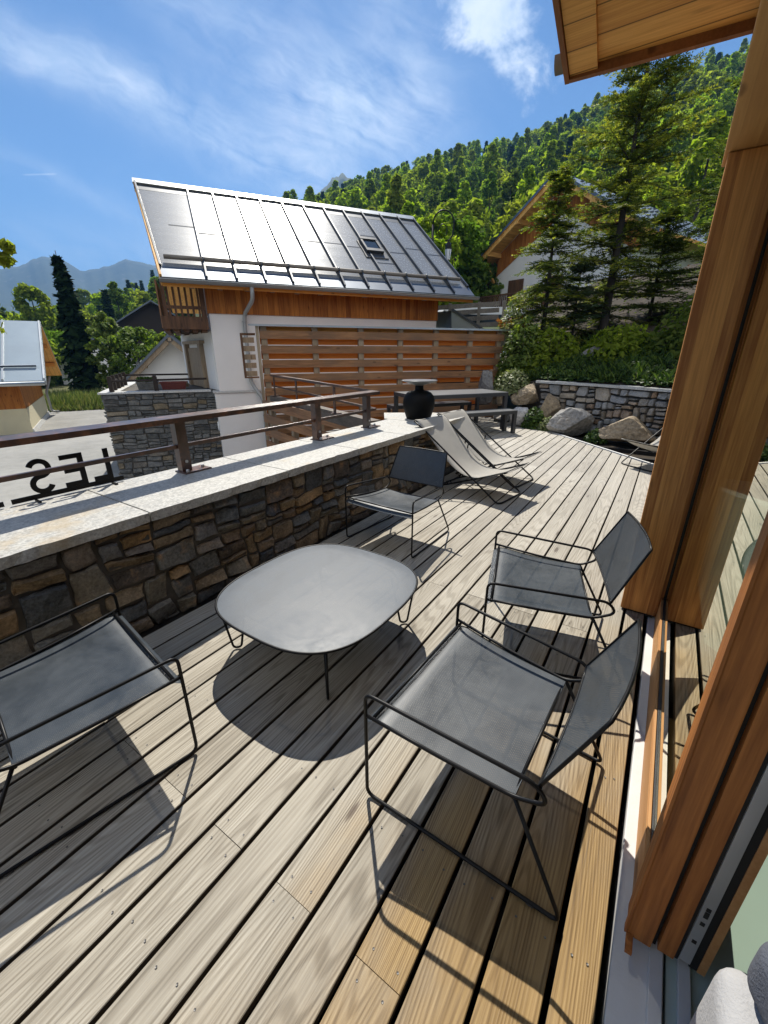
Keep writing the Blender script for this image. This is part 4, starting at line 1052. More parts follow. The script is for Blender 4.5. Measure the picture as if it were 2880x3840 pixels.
# balcony on the gable end
b = MB(); hbox(b, -1.06, -.05, -3.2, .02, 2.03, 2.10); hbox(b, -1.06, -.04, -.02, .06, 2.02, 2.30)
for i in range(5): hbox(b, -1.05+.21*i, -1.05+.21*i+.13, -3.1, -.03, 1.97, 2.028)
bl = mesh_local('balcony', b, M['oldwood'], hz, A33)
for i in range(6):
    a = -.88+.13*i; b = MB(); hbox(b, a, a+.05, -.005, .03, 2.302, 3.0 if i % 1 == 0 else 2.8); mesh_local('baluster', b, M['oldwood'], bl, A33)
b = MB(); hbox(b, -.92, -.06, .031, .06, 2.46, 2.53); mesh_local('balcony_rail', b, M['oldwood'], bl, A33)
for i in range(4):
    a = -.22-.0+.0; b = MB()
for i in range(14):
    b_0 = .05-.24*i; b = MB(); hbox(b, -1.075, -1.045, b_0-.19, b_0, 2.04, 3.05); mesh_local('balcony_panel', b, M['greyboard'], bl, A33)
for a0_, a1_ in ((-.98, -.90), (-.17, -.06)):
    b = MB(); hbox(b, a0_, a1_, -.04, .035, 2.302, 3.0); mesh_local('balcony_post', b, M['oldwood'], bl, A33)
b = MB(); b.lathe([(0,.0),(.0,.03),(.11,.03),(.13,0)], (0,0,0), 20)
lens = MB(); 
for v_ in b.v: lens.v.append(hp(-.125-v_[2], -.12+v_[0], -.35+v_[1]))
lens.f, lens.m, lens.sm = b.f, b.m, b.sm
obj('wall_lamp', lens, M['white'], hz)

# slatted fence of grey boards in front, orange boards behind
FL, FR = Vector((6.05, 6.99, 0)), Vector((10.72, 3.60, 0)); fd = (FR-FL).normalized(); fn = Vector((fd.y, -fd.x, 0)); fn = fn if fn.dot(Vector((-1,-1,0))) > 0 else -fn
fl_ = (FR-FL).length; FA = atan2(fd.y, fd.x)
def fp(a, o, z): p = FL+fd*a+fn*o; return (p.x, p.y, z)
def fbox(mb, a0, a1, o0, o1, z0, z1): return mb.hexa([fp(a0,o1,z0), fp(a1,o1,z0), fp(a1,o0,z0), fp(a0,o0,z0), fp(a0,o1,z1), fp(a1,o1,z1), fp(a1,o0,z1), fp(a0,o0,z1)])
fe = thing('slatted_fence', 'tall slatted fence of grey and orange boards with metal cap behind the dining table', 'fence', fp(fl_/2, 0, 0))
rq_ = random.Random(5)
for i in range(11):
    z = 1.90-.272*i; b = MB(); fbox(b, .06+rq_.uniform(-.01,.01), fl_, .042, .072, z-.150, z); mesh_local('front_board', b, M['greyboard'], fe, FA)
    zz = z-.268; b = MB(); fbox(b, .07, fl_, -.072, -.042, zz+.012, zz+.165); mesh_local('rear_board', b, M['glowboard'], fe, FA)
b = MB(); fbox(b, .07, fl_, -.072, -.042, 1.86, 1.985); mesh_local('rear_board', b, M['orange_board'], fe, FA)
for a in (.09, 1.11, 2.10, 3.02, 3.90, 4.8, 5.6):
    b = MB(); fbox(b, a, a+.115, -.041, .041, -1.4, 1.99); mesh_local('fence_post', b, M['paleboard'], fe, FA)
b = MB(); fbox(b, -.12, fl_+.1, -.13, .13, 1.995, 2.012); fbox(b, -.12, fl_+.1, .131, .135, 1.975, 2.012); mesh_local('fence_cap', b, M['zinc_cap'], fe, FA)
b = MB(); fbox(b, .0, .05, -.03, .08, -1.4, 1.99); mesh_local('end_batten', b, M['paleboard'], fe, FA)
for i in range(5):
    z = 1.78-.16*i; b = MB(); fbox(b, -.25, -.03, -.25, -.215, z-.10, z); mesh_local('return_board', b, M['paleboard'], fe, FA)
b = MB(); fbox(b, -.29, -.25, -.27, -.20, 1.0, 1.86); fbox(b, -.25, .0, -.27, -.20, 1.82, 1.86); fbox(b, -.25, .0, -.27, -.20, 1.0, 1.03); mesh_local('return_frame', b, M['oldwood'], fe, FA)

# slatted screen under the returning rail
S0, S1 = Vector((4.72, 3.35, 0)), Vector((6.0, 6.75, 0)); sdv = (S1-S0).normalized(); sn = Vector((-sdv.y, sdv.x, 0))
def sp(a, o, z): p = S0+sdv*a+sn*o; return (p.x, p.y, z)
scr = thing('slatted_screen', 'low screen of weathered grey boards below the returning rail, beside the passage', 'screen', sp(1.8, 0, 0))
SLn = (S1-S0).length; SA = atan2(sdv.y, sdv.x)
for i in range(7):
    z = .60-.27*i; b = MB(); b.hexa([sp(0,.10,z-.16), sp(SLn,.10,z-.16), sp(SLn,.135,z-.16), sp(0,.135,z-.16), sp(0,.10,z), sp(SLn,.10,z), sp(SLn,.135,z), sp(0,.135,z)]); mesh_local('screen_board', b, M['greyboard'], scr, SA)
for a in (.3, 1.3, 2.3, 3.3):
    b = MB(); b.hexa([sp(a,.0,-1.5), sp(a+.1,.0,-1.5), sp(a+.1,.098,-1.5), sp(a,.098,-1.5), sp(a,.0,.6), sp(a+.1,.0,.6), sp(a+.1,.098,.6), sp(a,.098,.6)]); mesh_local('screen_post', b, M['paleboard'], scr, SA)
# neighbour's raised terrace with dark stone front
nt_ = thing('stone_terrace', 'raised terrace with a dark grey stone front and pale slabs left of the white chalet', 'terrace', (6., 10.9, ZS))
W0, W1 = Vector((5.03, 11.61, 0)), Vector((7.02, 10.12, 0)); wd_ = (W1-W0).normalized(); wn_ = Vector((wd_.y, -wd_.x, 0)); wL = (W1-W0).length
wn_ = wn_ if wn_.dot(Vector((-1,-1,0))) > 0 else -wn_
b = MB(); rw2 = random.Random(21)
def wpl(s, t_, d_): p = W0+wd_*s+wn_*d_; return (p.x, p.y, ZS+t_)
masonry(b, wpl, wL+.16, 2.13, rw2, wmax=.60, wmin=.09, hmax=.17, hmin=.04, gap=.008, depth=.035, res=(6, 4))
bk_ = Vector((.55, .83, 0)).normalized()
def wpl2(s, t_, d_): p = W0+bk_*(4.2-s)-wd_*d_; return (p.x, p.y, ZS+t_)
masonry(b, wpl2, 4.2, 2.13, rw2, wmax=.40, wmin=.09, hmax=.13, hmin=.045, gap=.008, depth=.03, res=(5, 3))
obj('stonework', b, M['stone_grey'], nt_)
b = MB(); q0, q1 = W0+wn_*(-.01)+wd_*.01, W1+wn_*(-.01); b.prism([(q0.x,q0.y,ZS), (q1.x,q1.y,ZS), (q1.x+bk_.x*4.2,q1.y+bk_.y*4.2,ZS), (q0.x+bk_.x*4.2,q0.y+bk_.y*4.2,ZS)], (0,0,2.13)); obj('terrace_core', b, M['mortar'], nt_)
b = MB()
ncell = 5
for i in range(ncell):
    a0, a1 = -.07+ (wL+.1)*i/ncell+.004, -.07+(wL+.1)*(i+1)/ncell-.004
    p = [W0+wd_*a0+wn_*.07, W0+wd_*a1+wn_*.07, W0+wd_*a1-wn_*.30, W0+wd_*a0-wn_*.30]; b.prism([(x.x, x.y, .532) for x in p], (0,0,.042))
for i in range(5):
    s0, s1 = .34+.8*i, .34+.8*(i+1)-.008
    p = [W0-wd_*.07+bk_*s0, W0+wd_*.36+bk_*s0, W0+wd_*.36+bk_*s1, W0-wd_*.07+bk_*s1]; b.prism([(x.x, x.y, .532) for x in p], (0,0,.042))
obj('coping', b, M['granite_dull'], nt_)
wr = thing('wooden_railing', 'low dark wooden railing with thick posts on the neighbouring stone terrace', 'railing', (W0.x, W0.y, .574))
def wpt(s, back): p = W0+wd_*s+bk_*back; return p
spots = [(.22, .12), (1.22, .14), (.20, .75), (.20, 1.4), (.20, 2.0), (.2, 2.7)]
for s, bkk in spots:
    p = wpt(s, bkk); b = MB(); b.beam((p.x, p.y, .575), (p.x, p.y, .92), .095, .095, up=(wd_.x, wd_.y, 0)); b.beam((p.x, p.y, .921), (p.x, p.y, .945), .075, .075, up=(wd_.x, wd_.y, 0)); obj('post', b, M['darkwood'], wr)
b = MB(); p, q = wpt(.27, .12), wpt(2.45, .16); b.beam((p.x,p.y,.83), (q.x,q.y,.85), .04, .05); obj('rail', b, M['darkwood'], wr)
b = MB(); p, q = wpt(.25, 2.7), wpt(2.6, 2.7); b.beam((p.x,p.y,.86), (q.x,q.y,.86), .05, .05); obj('rail', b, M['darkwood'], wr)
b = MB(); p, q = wpt(.20, .17), wpt(.20, 2.7); b.beam((p.x,p.y,.80), (q.x,q.y,.80), .05, .06); obj('rail', b, M['darkwood'], wr)
def planter(name, label, s, bkk, L, Wd, H, mat):
    o = thing(name, label, 'planter', (*wpt(s, bkk).xy, .574)); b = MB()
    p = wpt(s, bkk); a_ = wd_*L/2; c_ = bk_*Wd/2
    def ring(k, z): return [tuple((p+a_*sx*k+c_*sy*k).xy)+(z,) for sx, sy in ((-1,-1),(1,-1),(1,1),(-1,1))]
    b.add(ring(.88, .576)+ring(1., .574+H)+ring(1.06, .574+H)+ring(1.06, .574+H+.03)+ring(.92, .574+H+.03)+ring(.9, .574+H-.03), [(i*4+j, i*4+(j+1) % 4, (i+1)*4+(j+1) % 4, (i+1)*4+j) for i in range(5) for j in range(4)]+[(20,21,22,23)])
    obj('planter_box', b, mat, o); return o
planter('planter', 'long dark red plastic planter on the neighbouring stone terrace', 1.62, .55, .62, .26, .17, M['redpot'])
pk = planter('planter', 'small stone trough with green plants behind the wooden railing', .98, .75, .50, .30, .17, M['stone_grey'])
b = MB(); pc = wpt(1.35, 1.3); b.beam((pc.x-.5*wd_.x, pc.y-.5*wd_.y, .70), (pc.x+.6*wd_.x, pc.y+.6*wd_.y, .70), .3, .05); b.beam((pc.x-.4*wd_.x, pc.y-.4*wd_.y, .576), (pc.x-.4*wd_.x, pc.y-.4*wd_.y, .674), .08, .25); b.beam((pc.x+.5*wd_.x, pc.y+.5*wd_.y, .576), (pc.x+.5*wd_.x, pc.y+.5*wd_.y, .674), .08, .25); tag(obj('garden_bench', b, M['paleboard']), 'low pale plank bench standing on the neighbouring stone terrace', 'bench')

# generic gabled house -------------------------------------------------------------
def gable_house(name, label, cat, c, ge, hw, ln, z0, zw, slope, wall, roofm, over=.7, gover=.9, clad=None, cladz=None, soff='soffit', thick=.16, group=None):
    """c: ground point under the gable apex (wall plane); ge: unit vector along the gable; ridge runs along rd (away from the gable)"""
    rd = Vector((-ge.y, ge.x, 0)); rd = rd if rd.dot(Vector((c[0], c[1], 0))) > 0 else -rd
    c = Vector((c[0], c[1], 0)); o = thing(name, label, cat, (c.x, c.y, z0), 0, group); ang = atan2(ge.y, ge.x)
    def pt(a, r, z): p = c+ge*a+rd*r; return (p.x, p.y, z)
    zr = zw+hw*slope
    b = MB()
    b.add([pt(-hw,0,z0), pt(hw,0,z0), pt(hw,0,zw), pt(0,0,zr), pt(-hw,0,zw), pt(-hw,ln,z0), pt(hw,ln,z0), pt(hw,ln,zw), pt(0,ln,zr), pt(-hw,ln,zw)], [(0,1,2,3,4), (9,8,7,6,5), (1,6,7,2), (0,4,9,5)])
    obj('wall', b, M[wall], o)
    def slope_pt(a, r, up): return pt(a, r, zr-abs(a)*slope+up)
    b = MB(); e = hw+over
    for s in (-1, 1):
        P_ = [slope_pt(0, -gover, .10), slope_pt(s*e, -gover, .10), slope_pt(s*e, ln+gover, .10), slope_pt(0, ln+gover, .10)]; Q_ = [slope_pt(0, -gover, .10-thick), slope_pt(s*e, -gover, .10-thick), slope_pt(s*e, ln+gover, .10-thick), slope_pt(0, ln+gover, .10-thick)]
        b.add(P_+Q_, [(0,1,2,3)], 0); b.add(P_+Q_, [(4,7,6,5), (1,5,6,2)], 1); b.add(P_+Q_, [(0,4,5,1), (3,2,6,7)], 2)
    ro = mesh_local('roof', b, [M[roofm], M[soff], M['zinc_dark']], o, ang)
    return o, pt, slope_pt, zr, ang, rd

# left chalet with blue-grey roof, roof facing us
LB = Vector((6.434, 21.52, 0)); lg = Vector((cos(radians(65.8)), sin(radians(65.8)), 0)); lc = LB+lg*3.35
# here the ridge runs to the left (away from the gable we see on the right): build with ridge direction reversed
lh = thing('small_chalet', 'small chalet at the left edge with pale blue metal roof and orange gable boards', 'chalet', (lc.x, lc.y, ZS))
lr = Vector((-lg.y, lg.x, 0)); lr = lr if lr.x < 0 else -lr
def lp_(a, r, z): p = LB+lg*a+lr*r; return (p.x, p.y, z)
zj, zw_, zr_ = -.62, .80, 2.70
b = MB(); b.add([lp_(0,0,ZS), lp_(6.7,0,ZS), lp_(6.7,0,zj), lp_(0,0,zj), lp_(0,9,ZS), lp_(6.7,9,ZS), lp_(6.7,9,zj), lp_(0,9,zj)], [(0,1,2,3),(0,3,7,4),(1,5,6,2)]); obj('plinth', b, M['lh_plinth'], lh)
b = MB(); b.add([lp_(0,.02,zj), lp_(6.7,.02,zj), lp_(6.7,.02,zw_), lp_(3.35,.02,zr_-.2), lp_(0,.02,zw_), lp_(0,9,zj), lp_(6.7,9,zj), lp_(6.7,9,zw_), lp_(0,9,zw_)], [(0,1,2,3,4), (0,4,8,5), (1,6,7,2)]); mesh_local('cladding', b, M['clad'], lh, radians(65.8))
ms = (zr_-.05)/3.35*.0+ (zr_-zw_)/3.35
def lroof(a, r, up): 
    z = zr_-abs(a-3.35)*ms; return lp_(a, r, z+up)
b = MB()
for a in (-.75, 7.45):
    P_ = [lroof(3.35,-.95,.1), lroof(a,-.95,.1), lroof(a,9.5,.1), lroof(3.35,9.5,.1), lroof(3.35,-.95,-.06), lroof(a,-.95,-.06), lroof(a,9.5,-.06), lroof(3.35,9.5,-.06)]
    b.add(P_, [(0,1,2,3)], 0); b.add(P_, [(4,7,6,5)], 1); b.add(P_, [(0,4,5,1), (1,5,6,2)], 2)
lro = mesh_local('roof', b, [M['bluezinc'], M['soffit'], M['zinc_cap']], lh, radians(155.8))
for r in [-.9, .35, 1.6, 2.85, 4.1, 5.35, 6.6]:
    b = MB(); b.add([lroof(3.3,r-.04,.1), lroof(3.3,r+.04,.1), lroof(-.7,r+.04,.1), lroof(-.7,r-.04,.1), lroof(3.3,r-.03,.16), lroof(3.3,r+.03,.16), lroof(-.7,r+.03,.16), lroof(-.7,r-.03,.16)], [(4,5,6,7),(0,4,7,3),(1,2,6,5),(3,7,6,2)]); mesh_local('roof_rib', b, M['zinc_cap'], lro, radians(155.8))
b = MB(); b.tube([lroof(.05,-.7,.17), lroof(.05,9.4,.17)], .04, 8); obj('snow_guard', b, M['zinc_dark'], lh)
b = MB(); b.tube([lp_(-.84,-.9,.37), lp_(-.84,9.4,.37)], .08, 10); obj('gutter', b, M['zinc_cap'], lh)
b = MB(); b.tube([lp_(7.2,-.4,.3), lp_(7.15,-.35,.1), lp_(6.85,-.12,-.5), lp_(6.85,-.12,-1.45), lp_(6.85,-.3,-1.52), lp_(6.75,-.45,-1.5)], .06, 10, fil=.1); obj('downpipe', b, M['gutter'], lh)
for a in (.5, 2., 4.7, 6.2):
    b = MB(); z = zr_-abs(a-3.35)*ms-.18; b.beam(lp_(a,-.85,z), lp_(a,.0,z), .14, .18); mesh_local('purlin_end', b, M['orange_board'], lh, radians(155.8))
b = MB(); b.hexa([lp_(.0,-.08,ZS), lp_(6.7,-.08,ZS), lp_(6.7,-.002,ZS), lp_(0,-.002,ZS), lp_(.0,-.03,ZS+.16), lp_(6.7,-.03,ZS+.16), lp_(6.7,-.002,ZS+.16), lp_(0,-.002,ZS+.16)]); obj('base_skirt', b, M['granite_dull'], lh)

# little white house behind the stone terrace
ge = Vector((cos(radians(-33)), sin(radians(-33)), 0))
w1, pt1, sp1, zr1, ag1, rd1 = gable_house('small_house', 'small white gabled house with timber verge and light metal roof behind the stone terrace', 'house', (13.75, 22.65), ge, 2.15, 6., ZS, .35, .92, 'white', 'zinc', .55, .75, soff='paleboard')
b = MB()
for s in (-1, 1): b.beam(sp1(s*.12,-.62,-.20), sp1(s*2.65,-.62,-.20), .10, .22); b.beam(sp1(s*.12,-.05,-.22), sp1(s*2.65,-.05,-.22), .08, .18)
for s in (-1, 1): b.beam(pt1(s*1.35,-.74,zr1-1.35*.92-.28), pt1(s*1.35,.0,zr1-1.35*.92-.28), .14, .16)
b.beam(pt1(0,-.74,zr1-.20), pt1(0,0,zr1-.20), .16, .18); obj('verge_timber', b, M['paleboard'], w1)
b = MB()
for r in (.6, 2.2, 3.8): b.beam(sp1(.05,r,.14), sp1(2.65,r,.14), .07, .06)
obj('roof_rib', b, M['zinc_dark'], w1)
b = MB(); b.beam(sp1(0,-.78,.14), sp1(0,6.7,.14), .36, .05); obj('ridge_cap', b, M['zinc_cap'], w1)

# dark wooden house with white base farther back
w2, pt2, sp2, zr2, ag2, rd2 = gable_house('wooden_house', 'dark timber house on a white base with a metal roof, seen past the balcony', 'house', (29.2, 50.6), Vector((cos(radians(-30)), sin(radians(-30)), 0)), 3.6, 8., ZS, 4.6, .62, 'white', 'zinc_dark', .7, .9, soff='darkwood')
b = MB(); b.add([pt2(-3.62,-.05,1.9), pt2(3.62,-.05,1.9), pt2(3.62,-.05,4.6), pt2(0,-.05,zr2-.1), pt2(-3.62,-.05,4.6), pt2(-3.62,.4,1.9), pt2(3.62,.4,1.9)], [(0,1,2,3,4),(0,5,6,1)]); obj('cladding', b, M['darkwood'], w2)
for a, z, w_ in ((-1.1, .3, .5), (-1.6, 2.7, .7), (.6, 2.7, .7)):
    b = MB(); b.hexa([pt2(a,-.09,z), pt2(a+w_,-.09,z), pt2(a+w_,-.052,z), pt2(a,-.052,z), pt2(a,-.09,z+1.), pt2(a+w_,-.09,z+1.), pt2(a+w_,-.052,z+1.), pt2(a,-.052,z+1.)]); wi = obj('window', b, M['darkwood'], w2)
for a, r in ((-1.4, 1.6), (-2.4, 3.)):
    b = MB(); b.prism([sp2(a,r,.16), sp2(a-.9,r,.16), sp2(a-.9,r+1.0,.16), sp2(a,r+1.0,.16)], (0,0,.05)); obj('roof_window', b, M['bluezinc'], w2)
w3, *_ = gable_house('far_house', 'far white house with a pale slate roof between the street trees', 'house', (22.3, 50.5), Vector((cos(radians(-25)), sin(radians(-25)), 0)), 3.4, 7., ZS, .7, .62, 'white', 'bluezinc', .4, .4, soff='darkwood')
w4, *_ = gable_house('distant_barn', 'distant barn with a grey metal roof just behind the small chalet', 'barn', (13.5, 45.), Vector((cos(radians(60)), sin(radians(60)), 0)), 4., 9., ZS, .7, .5, 'cream', 'bluezinc', .5, .5, soff='darkwood')

# big chalet up the slope on the right
AP = Vector((26.107, 6.885, 0)); cg_ = Vector((cos(radians(68)), sin(radians(68)), 0)); crd = Vector((cg_.y, -cg_.x, 0))
cc = AP+crd*1.25
bc, ptc, spc, zrc, agc, rdc = gable_house('big_chalet', 'large white chalet with orange timber gable and grey roof, behind the firs', 'chalet', (cc.x, cc.y), cg_, 4.35, 13., 2.2, 9.93-4.35*.63, .63, 'white', 'zinc_cap', 1.3, 1.25)
b = MB(); b.add([ptc(4.36,-.03,9.93-4.36*.63-.1), ptc(0,-.03,9.8), ptc(-4.36,-.03,9.93-4.36*.63-.1), ptc(-4.36,-.03,9.93-4.36*.63-1.25), ptc(0,-.03,8.45), ptc(4.36,-.03,9.93-4.36*.63-1.25)], [(0,1,4,5),(1,2,3,4)]); mesh_local('gable_cladding', b, M['clad'], bc, agc)
for a in (0, 2.2, -2.2, 4.2):
    b = MB(); z = 9.93-abs(a)*.63-.22; b.beam(ptc(a,-1.15,z), ptc(a,0,z), .2, .24); mesh_local('purlin_end', b, M['soffit'], bc, agc)
b = MB()
for a in (-1, 1): b.beam(spc(a*.1,-1.12,-.14), spc(a*5.6,-1.12,-.14), .08, .26)
mesh_local('verge_board', b, M['soffit'], bc, agc)
for i in range(5):
    for j in range(12):
        pass
b = MB()
for i in range(6):
    for j in range(16):
        a = -.8-.8*i; r = -.9+.85*j+(.42 if i % 2 else 0); p = Vector(spc(a, r, .10)); b.beam(p, p+Vector((0,0,.09)), .22, .05, up=(rdc.x, rdc.y, 0))
sno = obj('snow_stop', b, M['zinc_rib'], bc); sno['kind'] = 'stuff'
b = MB(); b.add([ptc(4.35,.3,2.2), ptc(6.5,.3,2.2), ptc(6.5,.3,6.0), ptc(4.35,.3,6.3), ptc(6.5,8,2.2), ptc(6.5,8,6.0)], [(0,1,2,3),(1,4,5,2)]); obj('annex_wall', b, M['white'], bc)
b = MB(); b.add([ptc(4.35,.26,6.0), ptc(6.5,.26,6.0), ptc(6.5,.26,6.55), ptc(4.35,.26,7.3), ptc(6.5,8,6.0), ptc(6.5,8,6.55)], [(0,1,2,3),(1,4,5,2)]); mesh_local('annex_cladding', b, M['clad'], bc, agc)
b = MB(); b.add([spc(4.3,-.6,.04), spc(7.4,-.6,.04), spc(7.4,8.5,.04), spc(4.3,8.5,.04), spc(4.3,-.6,-.1), spc(7.4,-.6,-.1), spc(7.4,8.5,-.1), spc(4.3,8.5,-.1)], [(0,1,2,3),(0,4,5,1),(1,5,6,2)], 0); b.add([spc(4.3,-.6,-.1), spc(7.4,-.6,-.1), spc(7.4,8.5,-.1), spc(4.3,8.5,-.1)], [(3,2,1,0)], 1); mesh_local('annex_roof', b, [M['zinc_cap'], M['soffit']], bc, agc)
b = MB(); b.beam(ptc(6.4,.25,5.2), ptc(5.2,-.5,5.9), .14, .14); b.beam(ptc(4.5,-.05,5.6), ptc(4.5,-.9,6.6), .14, .14); mesh_local('brace', b, M['soffit'], bc, agc)
b = MB(); b.tube([spc(7.45,-.6,-.05), spc(7.45,8.5,-.05)], .08, 8); b.tube([spc(7.45,-.55,-.05), ptc(6.9,.1,4.9), ptc(6.56,.2,4.6), ptc(6.56,.2,3.)], .05, 8, fil=.2); obj('gutter', b, M['gutter'], bc)
for a, z, w_, h_ in ((2.2, 4.1, 1.1, 1.5), (-.4, 4.0, 1.1, 1.5), (4.55, 3.9, .8, 1.9)):
    o_ = -.08 if a < 4.3 else .20
    b = MB(); b.hexa([ptc(a,o_,z), ptc(a+w_,o_,z), ptc(a+w_,o_+.07,z), ptc(a,o_+.07,z), ptc(a,o_,z+h_), ptc(a+w_,o_,z+h_), ptc(a+w_,o_+.07,z+h_), ptc(a,o_+.07,z+h_)]); mesh_local('window', b, M['oldwood'], bc, agc)
for r, z in ((5.2, 5.0), (7.4, 5.0)):
    b = MB(); b.hexa([ptc(-4.42,r,z), ptc(-4.42,r+.9,z), ptc(-4.355,r+.9,z), ptc(-4.355,r,z), ptc(-4.42,r,z+.9), ptc(-4.42,r+.9,z+.9), ptc(-4.355,r+.9,z+.9), ptc(-4.355,r,z+.9)]); mesh_local('shutter', b, M['orange_board'], bc, agc)
b = MB(); b.hexa([ptc(-1.5,-1.6,3.55), ptc(6.9,-1.6,3.55), ptc(6.9,-.04,3.55), ptc(-1.5,-.04,3.55), ptc(-1.5,-1.6,3.70), ptc(6.9,-1.6,3.70), ptc(6.9,-.04,3.70), ptc(-1.5,-.04,3.70)]); blc = obj('balcony', b, M['darkwood'], bc)
b = MB()
for i in range(60): 
    a = -1.45+.14*i; b.hexa([ptc(a,-1.62,3.72), ptc(a+.09,-1.62,3.72), ptc(a+.09,-1.59,3.72), ptc(a,-1.59,3.72), ptc(a,-1.62,4.62), ptc(a+.09,-1.62,4.62), ptc(a+.09,-1.59,4.62), ptc(a,-1.59,4.62)])
b.beam(ptc(-1.5,-1.6,4.66), ptc(6.9,-1.6,4.66), .09, .07); obj('balustrade', b, M['oldwood'], bc)
b = MB(); b.lathe([(0,.26),(.05,.24),(.09,.18),(.10,.02),(.05,0),(0,0)], ptc(5.7,.18,4.75), 10, 0, False); obj('wall_lantern', b, M['black'], bc)
b = MB(); b.add([ptc(-4.5,-.0,2.2), ptc(-4.36,-1.5,2.2)], []) if False else None

# street lamp on its swan neck
lm = thing('street_lamp', 'black swan neck street lamp with glass lantern above the zinc roof end', 'street lamp', (17.2, 9.95, 1.8))
LB0 = Vector((17.24, 10.00, 0)); LT = Vector((17.77, 9.17, 0)); ld = (LT-LB0).normalized()
def lq(a, z): p = LB0+ld*a; return (p.x+.48, p.y-.74, z-.32 if z > 2 else z)
b = MB(); b.tube([lq(0,1.8), lq(0,6.65)], .045, 10); cc0 = (.42, 6.02)
arc = [(cc0[0]+.42*cos(radians(a)), 6.70+.44*sin(radians(a))) for a in range(180, -1, -12)] + [(.84, 6.50), (.80, 6.27), (.68, 6.10), (.55, 6.07)]
b.tube([lq(a, z) for a, z in arc], .028, 9); b.tube([lq(.40+.17*cos(radians(a)), 6.43+.24*sin(radians(a))) for a in range(200, -60, -15)], .016, 8); obj('pole', b, M['blacksteel'], lm)
b = MB(); b.lathe([(0,.02),(.05,0),(.12,-.10),(.135,-.24),(.145,-.26),(.14,-.27)], lq(.66,6.05), 6, 0, False); b.lathe([(.02,0),(.02,.06)], lq(.66,6.05), 6); obj('lamp_hood', b, M['blacksteel'], lm)
b = MB(); b.lathe([(.133,-.272),(.09,-.62),(.07,-.64),(0,-.64)], lq(.66,6.05), 6, 0, False); obj('lantern_glass', b, M['lampglass'], lm)
b = MB()
for i in range(6):
    a = 2*pi*i/6; p = Vector(lq(.66,6.05)); b.tube([(p.x+.136*cos(a), p.y+.136*sin(a), p.z-.27), (p.x+.092*cos(a), p.y+.092*sin(a), p.z-.62)], .008, 5)
b.lathe([(.0,-.70),(.03,-.68),(.075,-.645)], lq(.66,6.05), 8); obj('lantern_frame', b, M['blacksteel'], lm)

# grey post and plank fence and a parked white van up the lane
pf = thing('plank_fence', 'grey post and plank fence along the lane to the right of the zinc roof', 'fence', (15.6, 6.7, 2.2))
p0, p1 = Vector((15.0, 8.2, 0)), Vector((16.1, 5.6, 0)); pd = (p1-p0)
for f in (.0, .37, .74, 1.05):
    p = p0+pd*f; b = MB(); b.beam((p.x,p.y,1.9), (p.x,p.y,3.12+.10*f), .11, .11, up=(pd.x,pd.y,0)); obj('fence_post', b, M['log'], pf)
for z in (2.35, 2.58, 2.81, 3.02):
    b = MB(); b.beam((p0.x+.06,p0.y+.06,z-.02), (p1.x+.1,p1.y+.06,z+.12), .035, .15); obj('plank', b, M['log'], pf)
vn = thing('van', 'white van parked behind the grey plank fence, mostly hidden', 'van', (19.0, 7.9, 1.9))
va = Vector((cos(radians(-52)), sin(radians(-52)), 0)); vs_ = Vector((va.y, -va.x, 0)); vs_ = vs_ if vs_.x < 0 else -vs_
def vp(a, s, z): p = Vector((19.3, 7.3, 0))+va*a+vs_*s; return (p.x, p.y, z-.62)
prof = [(-2.2,2.15),(-2.2,3.6),(-2.05,3.85),(.9,3.9),(1.35,3.75),(1.95,3.05),(2.55,2.85),(2.65,2.15)]
b = MB(); nP = len(prof); b.add([vp(a,.9,z) for a, z in prof]+[vp(a,-.9,z) for a, z in prof], [tuple(range(nP)), tuple(range(2*nP-1, nP-1, -1))]+[(i, nP+i, nP+(i+1) % nP, (i+1) % nP) for i in range(nP)]); obj('body', b, M['van'], vn)
b = MB(); b.add([vp(.75,.905,3.1), vp(1.75,.905,3.1), vp(1.3,.905,3.6), vp(.75,.905,3.65)], [(0,1,2,3)]); b.add([vp(-1.9,.905,3.1), vp(.5,.905,3.1), vp(.5,.905,3.6), vp(-1.9,.905,3.6)], [(0,1,2,3)]); obj('window', b, M['pane'], vn)
for a in (-1.4, 1.75):
    b = MB(); b.tube([vp(a,.93,2.2), vp(a,.7,2.2)], .33, 20); obj('wheel', b, M['black'], vn)
b = MB(); b.box(0,0,0,0,0,0) if False else None
# low lean-to roof next to the chalet
lt = MB(); lt.hexa([(13.3,6.1,1.6),(14.6,5.25,1.6),(15.2,6.3,1.6),(13.9,7.1,1.6),(13.2,6.15,2.72),(14.62,5.22,1.95),(15.2,6.3,1.95),(13.9,7.1,2.72)]); 
lo_ = thing('shed', 'low shed roofed in pale zinc between the chalet corner and the plank fence', 'shed', (13.9, 6.2, 1.6)); obj('shed_roof', lt, M['zinc_cap'], lo_)
b = MB(); b.beam((13.2,6.13,2.75), (14.64,5.2,1.98), .10, .05); b.beam((13.4,6.5,2.73), (14.8,5.55,1.99), .06, .05); obj('roof_rib', b, M['zinc_rib'], lo_)
